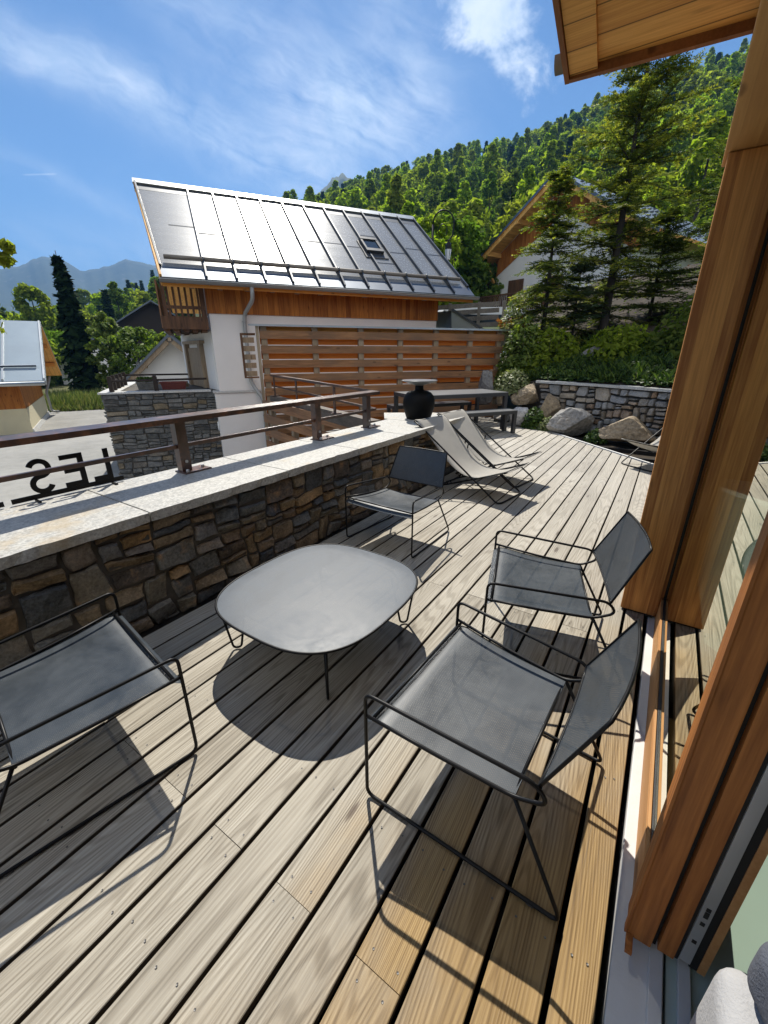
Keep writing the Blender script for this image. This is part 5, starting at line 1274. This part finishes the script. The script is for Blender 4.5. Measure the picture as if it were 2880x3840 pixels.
# ------------------------------------------------------------------ vegetation
def leaf_quad(mb, p, n, s, rng, asp=1.5, mi=0):
    n = n.normalized() if n.length > 1e-6 else Vector((0,0,1))
    u = n.orthogonal().normalized(); a = rng.random()*6.283; u2 = u*cos(a)+n.cross(u)*sin(a); w_ = n.cross(u2)
    u2 = u2*s*asp*.5; w_ = w_*s*.5; f = n*s*.12
    k = len(mb.v); mb.v += [tuple(p-u2), tuple(p+w_-f), tuple(p+u2), tuple(p-w_-f)]; mb.f.append((k, k+1, k+2, k+3)); mb.m.append(mi); mb.sm.append(False)
def rdir(rng):
    z = rng.uniform(-1, 1); a = rng.random()*6.283; r = sqrt(1-z*z); return Vector((r*cos(a), r*sin(a), z))
def clump(mb, c, rad, n, s, rng, flat=.8, mi=0, out=None):
    for _ in range(n):
        d_ = rdir(rng); rr = rad*(rng.random()**.4); p = Vector((c[0]+d_.x*rr, c[1]+d_.y*rr, c[2]+d_.z*rr*flat))
        nn = d_*.8+rdir(rng)*.7+Vector((0,0,.45))
        leaf_quad(mb, p, nn, s*rng.uniform(.7, 1.3), rng, 1.45, mi)
def trunk(mb, p, q, r0, r1, rng, n=7, seg=5, wob=.06, mi=1):
    p, q = Vector(p), Vector(q); L = (q-p).length; pts = []
    for i in range(seg+1):
        k = i/seg; o = Vector((rng.uniform(-1,1), rng.uniform(-1,1), 0))*wob*L*.3*(0 if i in (0,) else 1); pts.append(p.lerp(q, k)+o)
    mb.tube(pts, [r0+(r1-r0)*i/seg for i in range(seg+1)], n, mi); return pts
def crown_broad(mb, rng, H, W, n_cl, n_lf, s, base=.22, shape='round', lump=.34):
    for i in range(n_cl):
        k = rng.random(); z = H*(base+(1-base)*k)
        if shape == 'round': prof_ = sqrt(max(0, 1-(2*k-1.0)**2))*.9+.12 if k > .5 else .55+.45*sin(k*pi)
        elif shape == 'cone': prof_ = (1-k)**.8*.95+.08
        else: prof_ = (sin(pi*min(1, .12+k*.88))**.55)*.9
        a = rng.random()*6.283; rr = W/2*prof_*sqrt(rng.uniform(.25, 1.0))
        cr = W*lump*.5*rng.uniform(.6, 1.15)*(.55+.5*prof_)
        clump(mb, (rr*cos(a), rr*sin(a), z-cr*.2), cr, n_lf, s, rng)
def tree_mesh(name, rng, H, W, ncl, nlf, s, shape, mats, base=.2, lump=.34):
    mb = MB(); trunk(mb, (0,0,-.8), (0,0,H*.8), H*.022, H*.006, rng); crown_broad(mb, rng, H, W, ncl, nlf, s, base, shape, lump)
    o = obj(name, mb, mats); return o
def fir_mesh(name, rng, H, W, whorls, per, s, mats, droop=.25):
    mb = MB(); trunk(mb, (0,0,-.8), (0,0,H*.97), H*.016, H*.002, rng, wob=.01)
    for w_ in range(whorls):
        k = w_/(whorls-1); z = H*(.06+.93*k); L = W/2*(1-k)**.85*rng.uniform(.85, 1.1)+.05*W
        for b_ in range(per):
            a = rng.random()*6.283
            for i in range(max(3, int(9*(1-k))+3)):
                f = (i+1)/(max(3, int(9*(1-k))+3)); p = Vector((cos(a)*L*f, sin(a)*L*f, z-droop*L*f*f+.1*L*f))
                sp = s*(1.25-.5*f)
                for q in (-1, 1):
                    sd_ = Vector((-sin(a), cos(a), -.25))*q*sp*.55
                    leaf_quad(mb, p+sd_*rng.uniform(.5, 1.1), Vector((cos(a)*.3, sin(a)*.3, 1))+rdir(rng)*.45, sp*rng.uniform(.8, 1.25), rng, 1.9)
    return obj(name, mb, mats)
rt = random.Random(42)
protoB = [tree_mesh('broadleaf_tree', rt, 12., 9., 62, 46, .62, 'round', [M['leaf_mid'], M['bark']]),
          tree_mesh('broadleaf_tree', rt, 13.5, 8., 62, 46, .58, 'oval', [M['leaf_mid'], M['bark']]),
          tree_mesh('broadleaf_tree', rt, 10.5, 9.5, 58, 46, .60, 'round', [M['leaf_yel'], M['bark']]),
          tree_mesh('broadleaf_tree', rt, 12.5, 9., 60, 46, .60, 'round', [M['leaf_dark'], M['bark']])]
protoP = [tree_mesh('poplar', rt, 17., 5.2, 58, 42, .55, 'oval', [M['leaf_mid'], M['bark']], .08, .5),
          tree_mesh('poplar', rt, 15., 4.6, 54, 42, .52, 'oval', [M['leaf_dark'], M['bark']], .08, .5)]
protoF = [fir_mesh('fir', rt, 15., 5.6, 22, 7, .85, [M['fir_far'], M['bark']]), fir_mesh('fir', rt, 12., 4.8, 19, 7, .8, [M['fir_far'], M['bark']])]
first = {}
GROUPS = {'B': ('broadleaf tree', 'broadleaf trees of the hillside forest', 'broadleaf tree in the dense forest on the hillside behind the chalets'),
          'P': ('poplar', 'tall slender trees of the hillside forest', 'tall slender tree standing up among the forest on the hillside'),
          'F': ('fir', 'dark firs of the hillside forest', 'dark pointed fir among the forest on the hillside')}
def forest(kind, o, x, y, z, s, rz):
    if first.get(o.name): c = o.copy(); COL.objects.link(c)
    else: c = o; first[o.name] = 1
    c.location = (x, y, z); c.rotation_euler = (0, 0, rz); c.scale = (s*rt.uniform(.9, 1.12), s*rt.uniform(.9, 1.12), s)
    g_ = GROUPS[kind]; tag(c, g_[2], g_[0], g_[1]); return c
placed = []
def try_place(az, r, mind):
    x, y = r*cos(radians(az)), r*sin(radians(az))
    for (px, py) in placed:
        if (px-x)**2+(py-y)**2 < mind*mind: return None
    placed.append((x, y)); return x, y
cnt = {'B': 0, 'P': 0, 'F': 0}; tries = 0
while tries < 24000 and sum(cnt.values()) < 560:
    tries += 1
    az = rt.uniform(-1.5, 48); r = 50+285*(rt.random()**.75)
    if r > 334: continue
    p = try_place(az, r, 5.0+r*.008)
    if not p: continue
    q = rt.random(); rise = (r-50)/285
    if q < .74-.12*rise and cnt['B'] < 232: kind, o = 'B', rt.choice(protoB[:3]+protoB+[protoB[2]])
    elif q < .92-.10*rise and cnt['P'] < 240: kind, o = 'P', rt.choice(protoP)
    else: kind, o = 'F', rt.choice(protoF)
    sc_ = rt.uniform(.72, 1.2)*(1 if kind == 'B' else .85)*(.78+.30*sstep(r, 50, 200))
    if math.degrees(math.atan2(hill_z(*p)+sc_*(13.5 if kind == 'B' else 16)-2, r)) > lerp_tab(CREST, az)+.9: placed.pop(); continue
    cnt[kind] += 1
    forest(kind, o, p[0], p[1], hill_z(*p)-.4, sc_, rt.random()*6.28)
n_ = 0; tries = 0
while n_ < 95 and tries < 9000:
    tries += 1
    az = rt.uniform(56.5, 76); r = 80+150*rt.random()
    p = try_place(az, r, 6.5)
    if not p: continue
    n_ += 1; q = rt.random()
    kind, o = ('B', rt.choice([protoB[3], protoB[0], protoB[1], protoB[2]])) if q < .66 else ('P', protoP[1]) if q < .86 else ('F', rt.choice(protoF))
    forest(kind, o, p[0], p[1], hill_z(*p)-.4, rt.uniform(.55, .82), rt.random()*6.28)

def solo(name, label, cat, x, y, z, build, group=None):
    o = thing(name, label, cat, (x, y, z), 0, group); tr, cr, mats = build; 
    obj('trunk', tr, mats[1], o, True)
    for nm, mb, mt in cr: obj(nm, mb, mt, o, True)
    return o
def broad(rng, H, W, ncl, nlf, s, mat, shape='round', base=.15, lump=.32, bark='bark', limbs=6):
    tr = MB(); pts = trunk(tr, (0,0,-.3), (0,0,H*.72), H*.02+.03, H*.006, rng, mi=0)
    for i in range(limbs):
        a = rng.random()*6.28; z0 = H*rng.uniform(.2, .6); trunk(tr, (0,0,z0), (cos(a)*W*.35, sin(a)*W*.35, z0+H*rng.uniform(.12,.3)), H*.008+.01, .01, rng, 5, 4, mi=0)
    cr = MB(); crown_broad(cr, rng, H, W, ncl, nlf, s, base, shape, lump); return tr, [('crown', cr, M[mat])], (None, M[bark])
rs_ = random.Random(77)
# trees across the street on the left
def at_(px, py, d):   # only used for reading my survey notes: bearing from image column, ground distance
    return px, py
def bearing(az, d): return d*cos(radians(az)), d*sin(radians(az))
x, y = bearing(67.6, 38); o = solo('spruce_tree', 'very dark tall narrow spruce left of the light green tree across the street', 'spruce', x, y, ZS, (lambda: (lambda tr, cr: (tr, [('crown', cr, M['spruce_dark'])], (None, M['bark'])))(*(lambda tr, cr: (trunk(tr, (0,0,-.3), (0,0,9.3), .18, .02, rs_, wob=.01, mi=0), None) and (tr, cr))(MB(), MB())))())
cm = MB()
for w_ in range(44):
    k = w_/43; z = 8.8*(.02+.98*k); L = 1.25*(1-k)**.75*rs_.uniform(.75, 1.15)+.10
    for b_ in range(8):
        a = rs_.random()*6.283
        for i in range(6):
            f = (i+1)/6; p = Vector((cos(a)*L*f, sin(a)*L*f, z-.35*L*f*f)); leaf_quad(cm, p+rdir(rs_)*.08, Vector((cos(a)*.5, sin(a)*.5, .8))+rdir(rs_)*.6, .36*rs_.uniform(.8, 1.3), rs_, 1.8)
me_ = [c for c in o.children if c.name.startswith('crown')][0]; old = me_.data
nm_ = bpy.data.meshes.new('crown'); nm_.from_pydata(cm.v, [], cm.f); nm_.materials.append(M['spruce_dark']); me_.data = nm_
x, y = bearing(64.9, 37); solo('street_tree', 'slender light green tree beside the dark spruce across the street', 'tree', x, y, ZS, broad(rs_, 5.6, 2.6, 60, 60, .20, 'bushleaf', 'oval', .12))
x, y = bearing(62.2, 36); solo('street_tree', 'broad light green tree with open crown above the grassy verge', 'tree', x, y, ZS, broad(rs_, 4.6, 3.9, 60, 60, .20, 'bushleaf', 'round', .12))
x, y = bearing(58.6, 32); solo('round_bush', 'round dark green bush left of the small white house', 'bush', x, y, ZS, broad(rs_, 4.3, 2.7, 85, 70, .17, 'leaf_dark', 'round', .02))
x, y = bearing(60.3, 31); solo('round_bush', 'small yellow green bush between the open tree and the round dark bush', 'bush', x, y, ZS, broad(rs_, 2.3, 2.2, 30, 60, .16, 'bushleaf', 'round', .02))
for i, (az, d, H, W) in enumerate([(73.5, 55, 5.2, 8), (70.2, 58, 5., 7), (77, 60, 6., 9), (66, 66, 5., 8), (60.5, 64, 5.4, 7)]):
    x, y = bearing(az, d); solo('dark_tree', ['dense dark tree behind the left end of the small chalet roof', 'dense dark tree directly behind the distant barn', 'dense dark tree at the left frame edge behind the small chalet', 'dense dark tree behind the dark spruce', 'dense dark tree behind the far white house'][i], 'tree', x, y, ZS, broad(rs_, H, W, 60, 50, .42, 'leaf_dark', 'round', .05))
# branch of a tree reaching in from the left
x, y = bearing(79.5, 13.); o = thing('street_tree', 'leafy branch reaching in at the left frame edge above the mountains', 'tree', (x, y, ZS)); tr = MB(); cr = MB()
trunk(tr, (0,0,0), (0,0,5.6), .16, .05, rs_, mi=0); tip = Vector((4.09, 11.92, 0))-Vector((x, y, 0)); tip.z = 3.62-ZS
for i in range(6):
    e = tip*1.0+Vector((rs_.uniform(-.3,.1), rs_.uniform(0,.5), rs_.uniform(-.3, .3))) if i < 3 else Vector((rs_.uniform(-1.5,1.5), rs_.uniform(0,1.8), rs_.uniform(3.2, 5.8)))
    trunk(tr, (0,0,2.2+.4*i), e, .04, .008, rs_, 5, 5, mi=0); clump(cr, e-Vector((0,0,.05)), .13 if i < 3 else .8, 70 if i < 3 else 180, .13, rs_)
obj('trunk', tr, M['bark'], o, True); obj('crown', cr, M['leaf_yel'], o, True)
# big dark-green trees behind the zinc roof and the lamp
for i, (az, d, z, H, W, mt, lb) in enumerate([(28.6, 27, 2.6, 5.9, 4.0, 'leaf_mid', 'rounded tree right behind the swan neck lamp'), (25.3, 30, 2.8, 6.6, 4.6, 'leaf_dark', 'dark tree between the lamp and the big chalet'), (22.3, 31, 2.8, 4.4, 3.6, 'bushleaf', 'light green tree beside the left eave of the big chalet')]):
    x, y = bearing(az, d); solo('garden_tree', lb, 'tree', x, y, z-.3, broad(rs_, H, W, 80, 70, .25, mt, 'round', .03))

# grass verge along the street
gb = MB(); rg = random.Random(9)
vp0 = [bearing(71.5, 30), bearing(66, 29.5), bearing(63.2, 33), bearing(60.9, 39), bearing(59.2, 47)]; vp1 = [bearing(71.5, 36), bearing(66, 36), bearing(63., 40), bearing(60.5, 48), bearing(58.6, 58)]
for _ in range(16000):
    q = rg.random()*(len(vp0)-1); i = min(int(q), len(vp0)-2); f = q-i; k = rg.random()
    a0 = Vector(vp0[i]).lerp(Vector(vp0[i+1]), f); a1 = Vector(vp1[i]).lerp(Vector(vp1[i+1]), f); p = a0.lerp(a1, k)
    h = rg.uniform(.25, .95)*(.45+.55*sstep(k, 0, .2)); w_ = .05; a = rg.random()*3.14; dx_, dy_ = cos(a)*w_, sin(a)*w_; le = rg.uniform(-.25,.25)
    gb.add([(p.x-dx_, p.y-dy_, ZS), (p.x+dx_, p.y+dy_, ZS), (p.x+le*.6+dx_*.5, p.y+dy_*.5, ZS+h*.7), (p.x+le, p.y, ZS+h)], [(0,1,2,3)])
o = obj('verge_grass', gb, M['drygrass']); tag(o, 'tall dry grass and weeds on the verge across the street', 'grass', kind='stuff')
b = MB(); x, y = bearing(57.6, 24.5); b.box(x-.12, x+.12, y-.06, y+.06, ZS, -.15); tag(obj('marker_post', b, M['white']), 'white marker post at the roadside left of the small white house', 'post')
b = MB(); x, y = bearing(62.4, 33.2); b.box(x-.9, x+.9, y-.2, y+.2, ZS+.75, ZS+.83); b.box(x-.8, x-.7, y-.15, y+.15, ZS, ZS+.75); b.box(x+.7, x+.8, y-.15, y+.15, ZS, ZS+.75); tag(obj('roadside_bench', b, M['concrete']), 'grey slab bench standing in the verge grass', 'bench')

# ---------------------------------------------------------------- bank on the right with rubble wall and boulders
WL = [Vector((11.3, 4.6)), Vector((10.5, 3.55)), Vector((9.95, 2.75)), Vector((9.62, 2.05)), Vector((9.28, 1.15)), Vector((8.62, -.05)), Vector((7.5, -2.2))]
def wl(s):
    i = min(int(s), len(WL)-2); return WL[i].lerp(WL[i+1], s-i)
def bank_z(s, q):
    z0 = .95 if s > 2.6 else .45+.5*sstep(s, .5, 2.6)
    x = wl(s); nz = mnoise.noise(Vector((x.x+q, x.y*2+q*.7, 2.)))*.12
    return z0-.05 + q*.30 + (nz if q > .3 else nz*.3)
bn = MB(); ns, nq = 60, 40; P_ = []
for i in range(ns+1):
    s = i/ns*(len(WL)-1-1e-6); c = wl(s); 
    for j in range(nq+1):
        q = .04+10.5*(j/nq)**1.4; P_.append((c.x+q*.92, c.y-q*.12*(1 if s > 1 else -1)*.0+q*.05, bank_z(s, q)))
bn.add(P_, [(i*(nq+1)+j, (i+1)*(nq+1)+j, (i+1)*(nq+1)+j+1, i*(nq+1)+j+1) for i in range(ns) for j in range(nq)], 0, True); struct('bank', bn, M['soil'])
sk = MB(); 
sk.add([(6.7,-.4,-.10), (9.6,-.6,-.10), (10.4,2.6,-.10), (11.3,4.6,-.05), (10.2,4.2,-.08), (9.2,2.4,-.10)], [(0,1,2,3,4,5)]); struct('soil_strip', sk, M['soil'])
bw = MB()
for i in range(2, 6):
    a, c = WL[i], WL[i+1]
    if i >= 2: bw.add([(a.x+.06,a.y,-.12),(c.x+.06,c.y,-.12),(c.x+.06,c.y,.9),(a.x+.06,a.y,.9)], [(0,1,2,3)])
rwl = thing('rubble_wall', 'sunlit dry stone retaining wall with a thin cap behind the boulders', 'wall', (9.2, 1., 0))
obj('wall_core', bw, M['mortar'], rwl)
A_, B_ = WL[3], WL[6]; b = MB(); rr_ = random.Random(31)
for (A_, B_) in ((WL[2]*.35+WL[3]*.65, WL[4]), (WL[4], WL[5]), (WL[5], WL[6])):
    dv_ = (B_-A_); L_ = dv_.length; dv_.normalize(); nv = Vector((dv_.y, -dv_.x)); nv = nv if nv.x < 0 else -nv
    masonry(b, lambda s, t_, d_: (A_.x+dv_.x*s+nv.x*d_, A_.y+dv_.y*s+nv.y*d_, .02+t_), L_, .86, rr_, .10, wmax=.50, wmin=.09, hmax=.26, hmin=.05, gap=.02, depth=.06, res=(9, 7))
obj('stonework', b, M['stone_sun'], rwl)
b = MB(); cap = [WL[2]*.35+WL[3]*.65+Vector((.0,.12)), WL[4], WL[5], WL[6]]
for a, c in zip(cap, cap[1:]):
    n_c = 3
    for i in range(n_c):
        p = a.lerp(c, i/n_c); q = a.lerp(c, (i+.99)/n_c); b.prism([(p.x-.10,p.y,.885), (q.x-.10,q.y,.885), (q.x+.30,q.y,.885), (p.x+.30,p.y,.885)], (0,0,.045+.006*(i % 2)))
obj('cap', b, M['granite_dull'], rwl)
def boulder(label, c, dims, mat, seed, rz=0., cuts=7):
    rng = random.Random(seed); bm = bmesh.new(); bmesh.ops.create_icosphere(bm, subdivisions=5, radius=1.)
    pl_ = [(rdir(rng), rng.uniform(.50, .84)) for _ in range(cuts+9)]
    for v_ in bm.verts:
        p = v_.co.copy()
        for n__, dd in pl_:
            e = p.dot(n__)-dd
            if e > 0: p -= n__*e*.97
        p += p.normalized()*(mnoise.fractal(p*1.6+Vector((seed, 0, 0)), 1., 2., 5)*.045+mnoise.fractal(p*6+Vector((seed, 5, 0)), .8, 2., 5)*.022)
        v_.co = p
    mx = [max(abs(v_.co[i]) for v_ in bm.verts) for i in range(3)]
    for v_ in bm.verts: v_.co = Vector([v_.co[i]/mx[i]*dims[i]*.43 for i in range(3)])
    mb = MB(); mb.bm(bm, 0, False); o = obj('boulder', mb, M[mat]); o.location = c; o.rotation_euler = (rng.uniform(-.15,.15), rng.uniform(-.15,.15), rz)
    o.data.materials[0] = M[mat]; return tag(o, label, 'boulder')
WZ = radians(62)
boulder('dark grey upright boulder at the right end of the slatted fence', (9.55, 3.50, .72), (.45, .48, .95), 'rock_dark', 1, .3)
boulder('small tan rock just behind the far corner of the dining table', (9.55, 3.12, .50), (.34, .32, .34), 'rock_tan', 2, .8)
boulder('big beige boulder to the right of the dining table, below the pale weeds', (9.62, 2.55, .62), (.70, .82, .62), 'rock_tan', 3, 1.0)
boulder('tall beige boulder leaning against the left end of the rubble wall', (9.50, 2.02, .40), (.52, .56, .78), 'rock_tan', 4, .5)
boulder('pale grey boulder beside the bench end, behind the small shrub', (9.30, 2.58, .20), (.48, .50, .58), 'rock_pale', 5, .2)
boulder('large grey boulder in front of the rubble wall', (9.02, 1.46, .22), (.72, 1.12, .66), 'rock_grey', 6, .35)
boulder('large tan boulder in front of the rubble wall, right of the grey one', (8.50, .42, .18), (.74, 1.20, .66), 'rock_tan', 7, .42)
boulder('tan boulder behind the half hidden canvas deck chair', (8.05, -.30, .14), (.62, .74, .66), 'rock_tan', 8, .2)
boulder('grey rock lying on the planted bank above the rubble wall', (10.7, 1.55, 1.42), (.5, .62, .50), 'rock_dark', 9, .4)
boulder('dark rock on the bank beside the timber post', (10.3, -.55, 1.5), (.5, .5, .4), 'rock_dark', 10, .4)
boulder('flat grey rock under the dining table', (9.75, 3.05, .05), (.55, .6, .3), 'rock_grey', 12, .4)

# conifers on the bank
def conifer(name, label, x, y, z, H, W, rng, lean=(0, 0), mats=('needle', 'needle_new'), bare=.0, whorls=18, per=6, tw=.17, new=.3, start=.1, extra=None, droop=.18, side=None):
    o = thing(name, label, 'fir', (x, y, z)); tr = MB(); cr = MB()
    top = Vector((lean[0], lean[1], H)); pts = [Vector((0,0,-.4)), Vector((lean[0]*.1+.03, lean[1]*.1, H*.3)), Vector((lean[0]*.45, lean[1]*.45+.02, H*.65)), top]
    def axis(k): 
        q = k*3; i = min(int(q), 2); return pts[i].lerp(pts[i+1], q-i) if True else None
    r0 = H*.0135+.02; N = 16; tr.tube([axis(i/N) for i in range(N+1)], [r0*(1-.93*i/N) for i in range(N+1)], 9)
    def spray(p, d_, L, k):
        """a flat twig with needles: a handful of long narrow blades either side"""
        d_ = d_.normalized(); up = Vector((0,0,1)); sd_ = d_.cross(up); sd_ = sd_.normalized() if sd_.length > .05 else Vector((1,0,0)); nrm = sd_.cross(d_)
        isnew = rng.random() < new*(.4+.9*k); mi = 1 if isnew else 0
        n = max(3, int(L/.042))
        for i in range(n):
            f = (i+.5)/n; c = p+d_*L*f; ln = .062*(1-.35*f)*rng.uniform(.8, 1.2)
            for s_ in (-1, 1):
                e = (d_*.75+sd_*s_*.85+nrm*rng.uniform(-.15, .45)).normalized()*ln
                w_ = (d_*.020+nrm*.010*rng.uniform(-1, 1))
                b_ = len(cr.v); cr.v += [tuple(c-w_*.5), tuple(c+w_), tuple(c+e+w_*.3), tuple(c+e-w_*.4)]; cr.f.append((b_, b_+1, b_+2, b_+3)); cr.m.append(mi); cr.sm.append(False)
    for w_ in range(whorls):
        k = start+(1-start)*min(1, max(0, (w_+rng.uniform(-.4, .4))/(whorls-1)))**.92
        if k > .985: k = .985
        c = axis(k); Lm = W/2*((1-k)**.72)*1.05+.12
        for b_ in range(per):
            a = rng.random()*6.283
            if side is not None and cos(a-side[0]) < side[1] and k < .5: continue
            L = Lm*rng.uniform(.45, 1.2); up0 = rng.uniform(.1, .42) if k > .55 else rng.uniform(-.12, .22)
            nb = max(4, int(L/.13)); q = []
            for i in range(nb+1):
                f = i/nb; q.append(c+Vector((cos(a)*L*f, sin(a)*L*f, L*(up0*f-droop*f*f+.10*f**3)+rng.uniform(-.012, .012))))
            tr.tube(q, [.014*(1-.75*i/nb)*(.5+L*.45) for i in range(nb+1)], 5)
            for i in range(1, nb+1):
                f = i/nb; d_ = (q[i]-q[i-1]).normalized()
                if f < bare: continue
                s_l = tw*(1.45-.75*f)*(1.+.4*min(1., L))
                for s_ in (-1, 1):
                    sd_ = d_.cross(Vector((0,0,1))).normalized()*s_
                    for _ in range(2):
                        dd = d_*rng.uniform(.35, 1.)+sd_*rng.uniform(.5, 1.1)+Vector((0,0,rng.uniform(-.35, .15)))
                        spray(q[i]-(q[i]-q[i-1])*rng.random(), dd, s_l*rng.uniform(.7, 1.35), f)
                spray(q[i], d_+Vector((0,0,.1)), s_l, f)
    for i in range(6): spray(axis(.97), Vector((rng.uniform(-.5,.5), rng.uniform(-.5,.5), 1)), .2, 1)
    obj('trunk', tr, M['bark'], o, True); cw = obj('crown', cr, [M[mats[0]], M[mats[1]]], o, True)
    return o
rc = random.Random(101)
conifer('fir_tree', 'tall fir with open yellow green branches beside the timber post', 12.39, 1.64, 1.65, 6.9, 3.9, rc, lean=(.0, .0), whorls=26, per=6, start=.09, tw=.21, new=.36)
conifer('fir_tree', 'shorter bushy fir with a thin drooping top in front of the big chalet gable', 11.64, 2.908, 1.75, 3.55, 2.0, rc, lean=(.0, .0), whorls=22, per=7, start=.04, tw=.17, droop=.34, new=.32)
conifer('fir_tree', 'young bluish fir between the two larger firs', 11.9, 2.25, 1.7, 1.7, 1.5, rc, mats=('needle', 'needle_blue'), whorls=11, per=6, new=.75, start=.1)
conifer('fir_tree', 'dense dark fir behind the tall fir, close to the timber post', 13.2, .75, 1.9, 2.6, 2.6, rc, mats=('needle', 'needle'), whorls=13, per=7, start=.03, tw=.20)
conifer('fir_tree', 'dark fir half hidden behind the timber post', 13.0, -.35, 1.9, 5.2, 3.0, rc, mats=('needle', 'needle'), whorls=17, per=6, start=.02, tw=.20)

def bush(name, label, cat, x, y, z, W, H, n, s, mat, rng, group=None, stems=True):
    o = thing(name, label, cat, (x, y, z), 0, group); st_b = MB(); fb = MB()
    for _ in range(n):
        a = rng.random()*6.283; rr = W/2*sqrt(rng.random()); top = H*sqrt(max(.05, 1-(rr/(W/2))**2)); p = Vector((cos(a)*rr, sin(a)*rr, top*rng.uniform(.15, 1)))
        leaf_quad(fb, p, Vector((cos(a)*.6, sin(a)*.6, .8))+rdir(rng)*.7, s*rng.uniform(.6, 1.3), rng, 1.7)
    for _ in range(14):
        a = rng.random()*6.283; rr = W/2*.8*sqrt(rng.random()); st_b.tube([(0,0,0), (cos(a)*rr*.6, sin(a)*rr*.6, H*.45), (cos(a)*rr, sin(a)*rr, H*.8)], [.008,.006,.003], 5)
    obj('stem', st_b, M['bark'], o, True); obj('foliage', fb, M[mat], o, True); return o
rb = random.Random(55)
bush('shrub', 'leafy yellow green shrub at the right end of the slatted fence top', 'shrub', 10.6, 3.05, .55, 1.15, 1.75, 2600, .075, 'bushleaf', rb)
bush('shrub', 'dark shrub under the bushy fir behind the fence end', 'shrub', 10.9, 2.5, .8, 1.7, 1.25, 2600, .085, 'leaf_mid', rb)
bush('shrub', 'dark leafy undergrowth shrub under the tall fir', 'shrub', 11.2, 1.0, 1.2, 1.9, .9, 2000, .085, 'leaf_mid', rb)
bush('shrub', 'dark leafy shrub near the timber post on the bank', 'shrub', 10.7, -.3, 1.1, 1.9, 1.5, 2400, .085, 'leaf_dark', rb)
bush('weed_clump', 'pale flowering weeds growing above the big beige boulder', 'weeds', 9.75, 2.95, .62, .85, .55, 1500, .05, 'palebush', rb)
bush('small_shrub', 'small bright green shrub at the deck edge beside the bench', 'shrub', 9.22, 2.25, -.08, .52, .52, 1500, .040, 'weed', rb)
bush('small_shrub', 'small grey green shrub at the deck edge below the tall beige boulder', 'shrub', 9.12, 1.92, -.08, .50, .36, 1100, .036, 'palebush', rb)
bush('small_shrub', 'low plant tuft between the grey and the tan boulder', 'shrub', 8.72, .95, -.08, .42, .25, 600, .036, 'weed', rb)
o = bush('flowering_weed', 'tall dry weed with orange leaves rising above the right fence cap', 'weed', 11.3, 3.55, 1.75, .8, 1.05, 420, .085, 'palebush', rb)
fb = MB()
for _ in range(150): leaf_quad(fb, Vector((rb.uniform(-.35,.35), rb.uniform(-.35,.35), rb.uniform(.15,.55))), rdir(rb)+Vector((0,0,.6)), .09, rb, 1.6)
M['rustleaf'] = leaf('rust_leaf', (.22, .07, .02), (.32, .11, .03), (.40, .17, .05), .3)
obj('dry_leaf', fb, M['rustleaf'], o, True)['kind'] = 'stuff'
# ground cover on the bank
gc = MB(); rg = random.Random(14)
for _ in range(2100):
    s = rg.uniform(.4, 5.6); q = .12+2.9*rg.random()**1.3; c = wl(s); p = Vector((c.x+q*.92, c.y+q*.05, bank_z(s, q)))
    if rg.random() < .45: # grass tuft
        for __ in range(9):
            a = rg.random()*6.28; h = rg.uniform(.10, .26); e = Vector((cos(a)*h*.6, sin(a)*h*.6, h)); w_ = Vector((-sin(a), cos(a), 0))*.006
            gc.add([p-w_, p+w_, p+e*.6+w_*.8+Vector((0,0,h*.12)), p+e*.95-Vector((0,0,h*.08))], [(0,1,2,3)])
    else:
        R_ = rg.uniform(.06, .17)
        for __ in range(12):
            d_ = rdir(rg); d_.z = abs(d_.z); leaf_quad(gc, p+d_*R_*rg.random()+Vector((0,0,.03)), d_*.5+Vector((0,0,.8))+rdir(rg)*.3, rg.uniform(.04, .09), rg, 1.5)
o = obj('ground_cover', gc, M['weed']); tag(o, 'weeds, grass tufts and leafy ground cover on the shaded bank', 'ground cover', kind='stuff')
fb = MB()
for _ in range(500): leaf_quad(fb, Vector((*(wpt(.98+rb.uniform(-.22,.22), .75+rb.uniform(-.12,.12))).xy, .74+rb.uniform(0,.14))), rdir(rb)+Vector((0,0,.6)), .05, rb, 1.4)
obj('plant', fb, M['weed'], pk)
# haze: one box of even air round everything
hzb = MB(); hzb.box(-4800, 4800, -4800, 4800, ZS-1.2, 720); 
hm = bpy.data.materials.new('haze_air'); hm.use_nodes = True; hm.node_tree.nodes.clear(); th_ = NT(hm.node_tree)
pv = th_.n('ShaderNodeVolumePrincipled', Density=.00026); pv.inputs['Color'].default_value = (.15, .38, .80, 1); pv.inputs['Anisotropy'].default_value = .2
ho = hm.node_tree.nodes.new('ShaderNodeOutputMaterial'); hm.node_tree.links.new(pv.outputs[0], ho.inputs['Volume'])
o = obj('haze', hzb, hm); o['kind'] = 'stuff'
sc.cycles.volume_bounces = 0
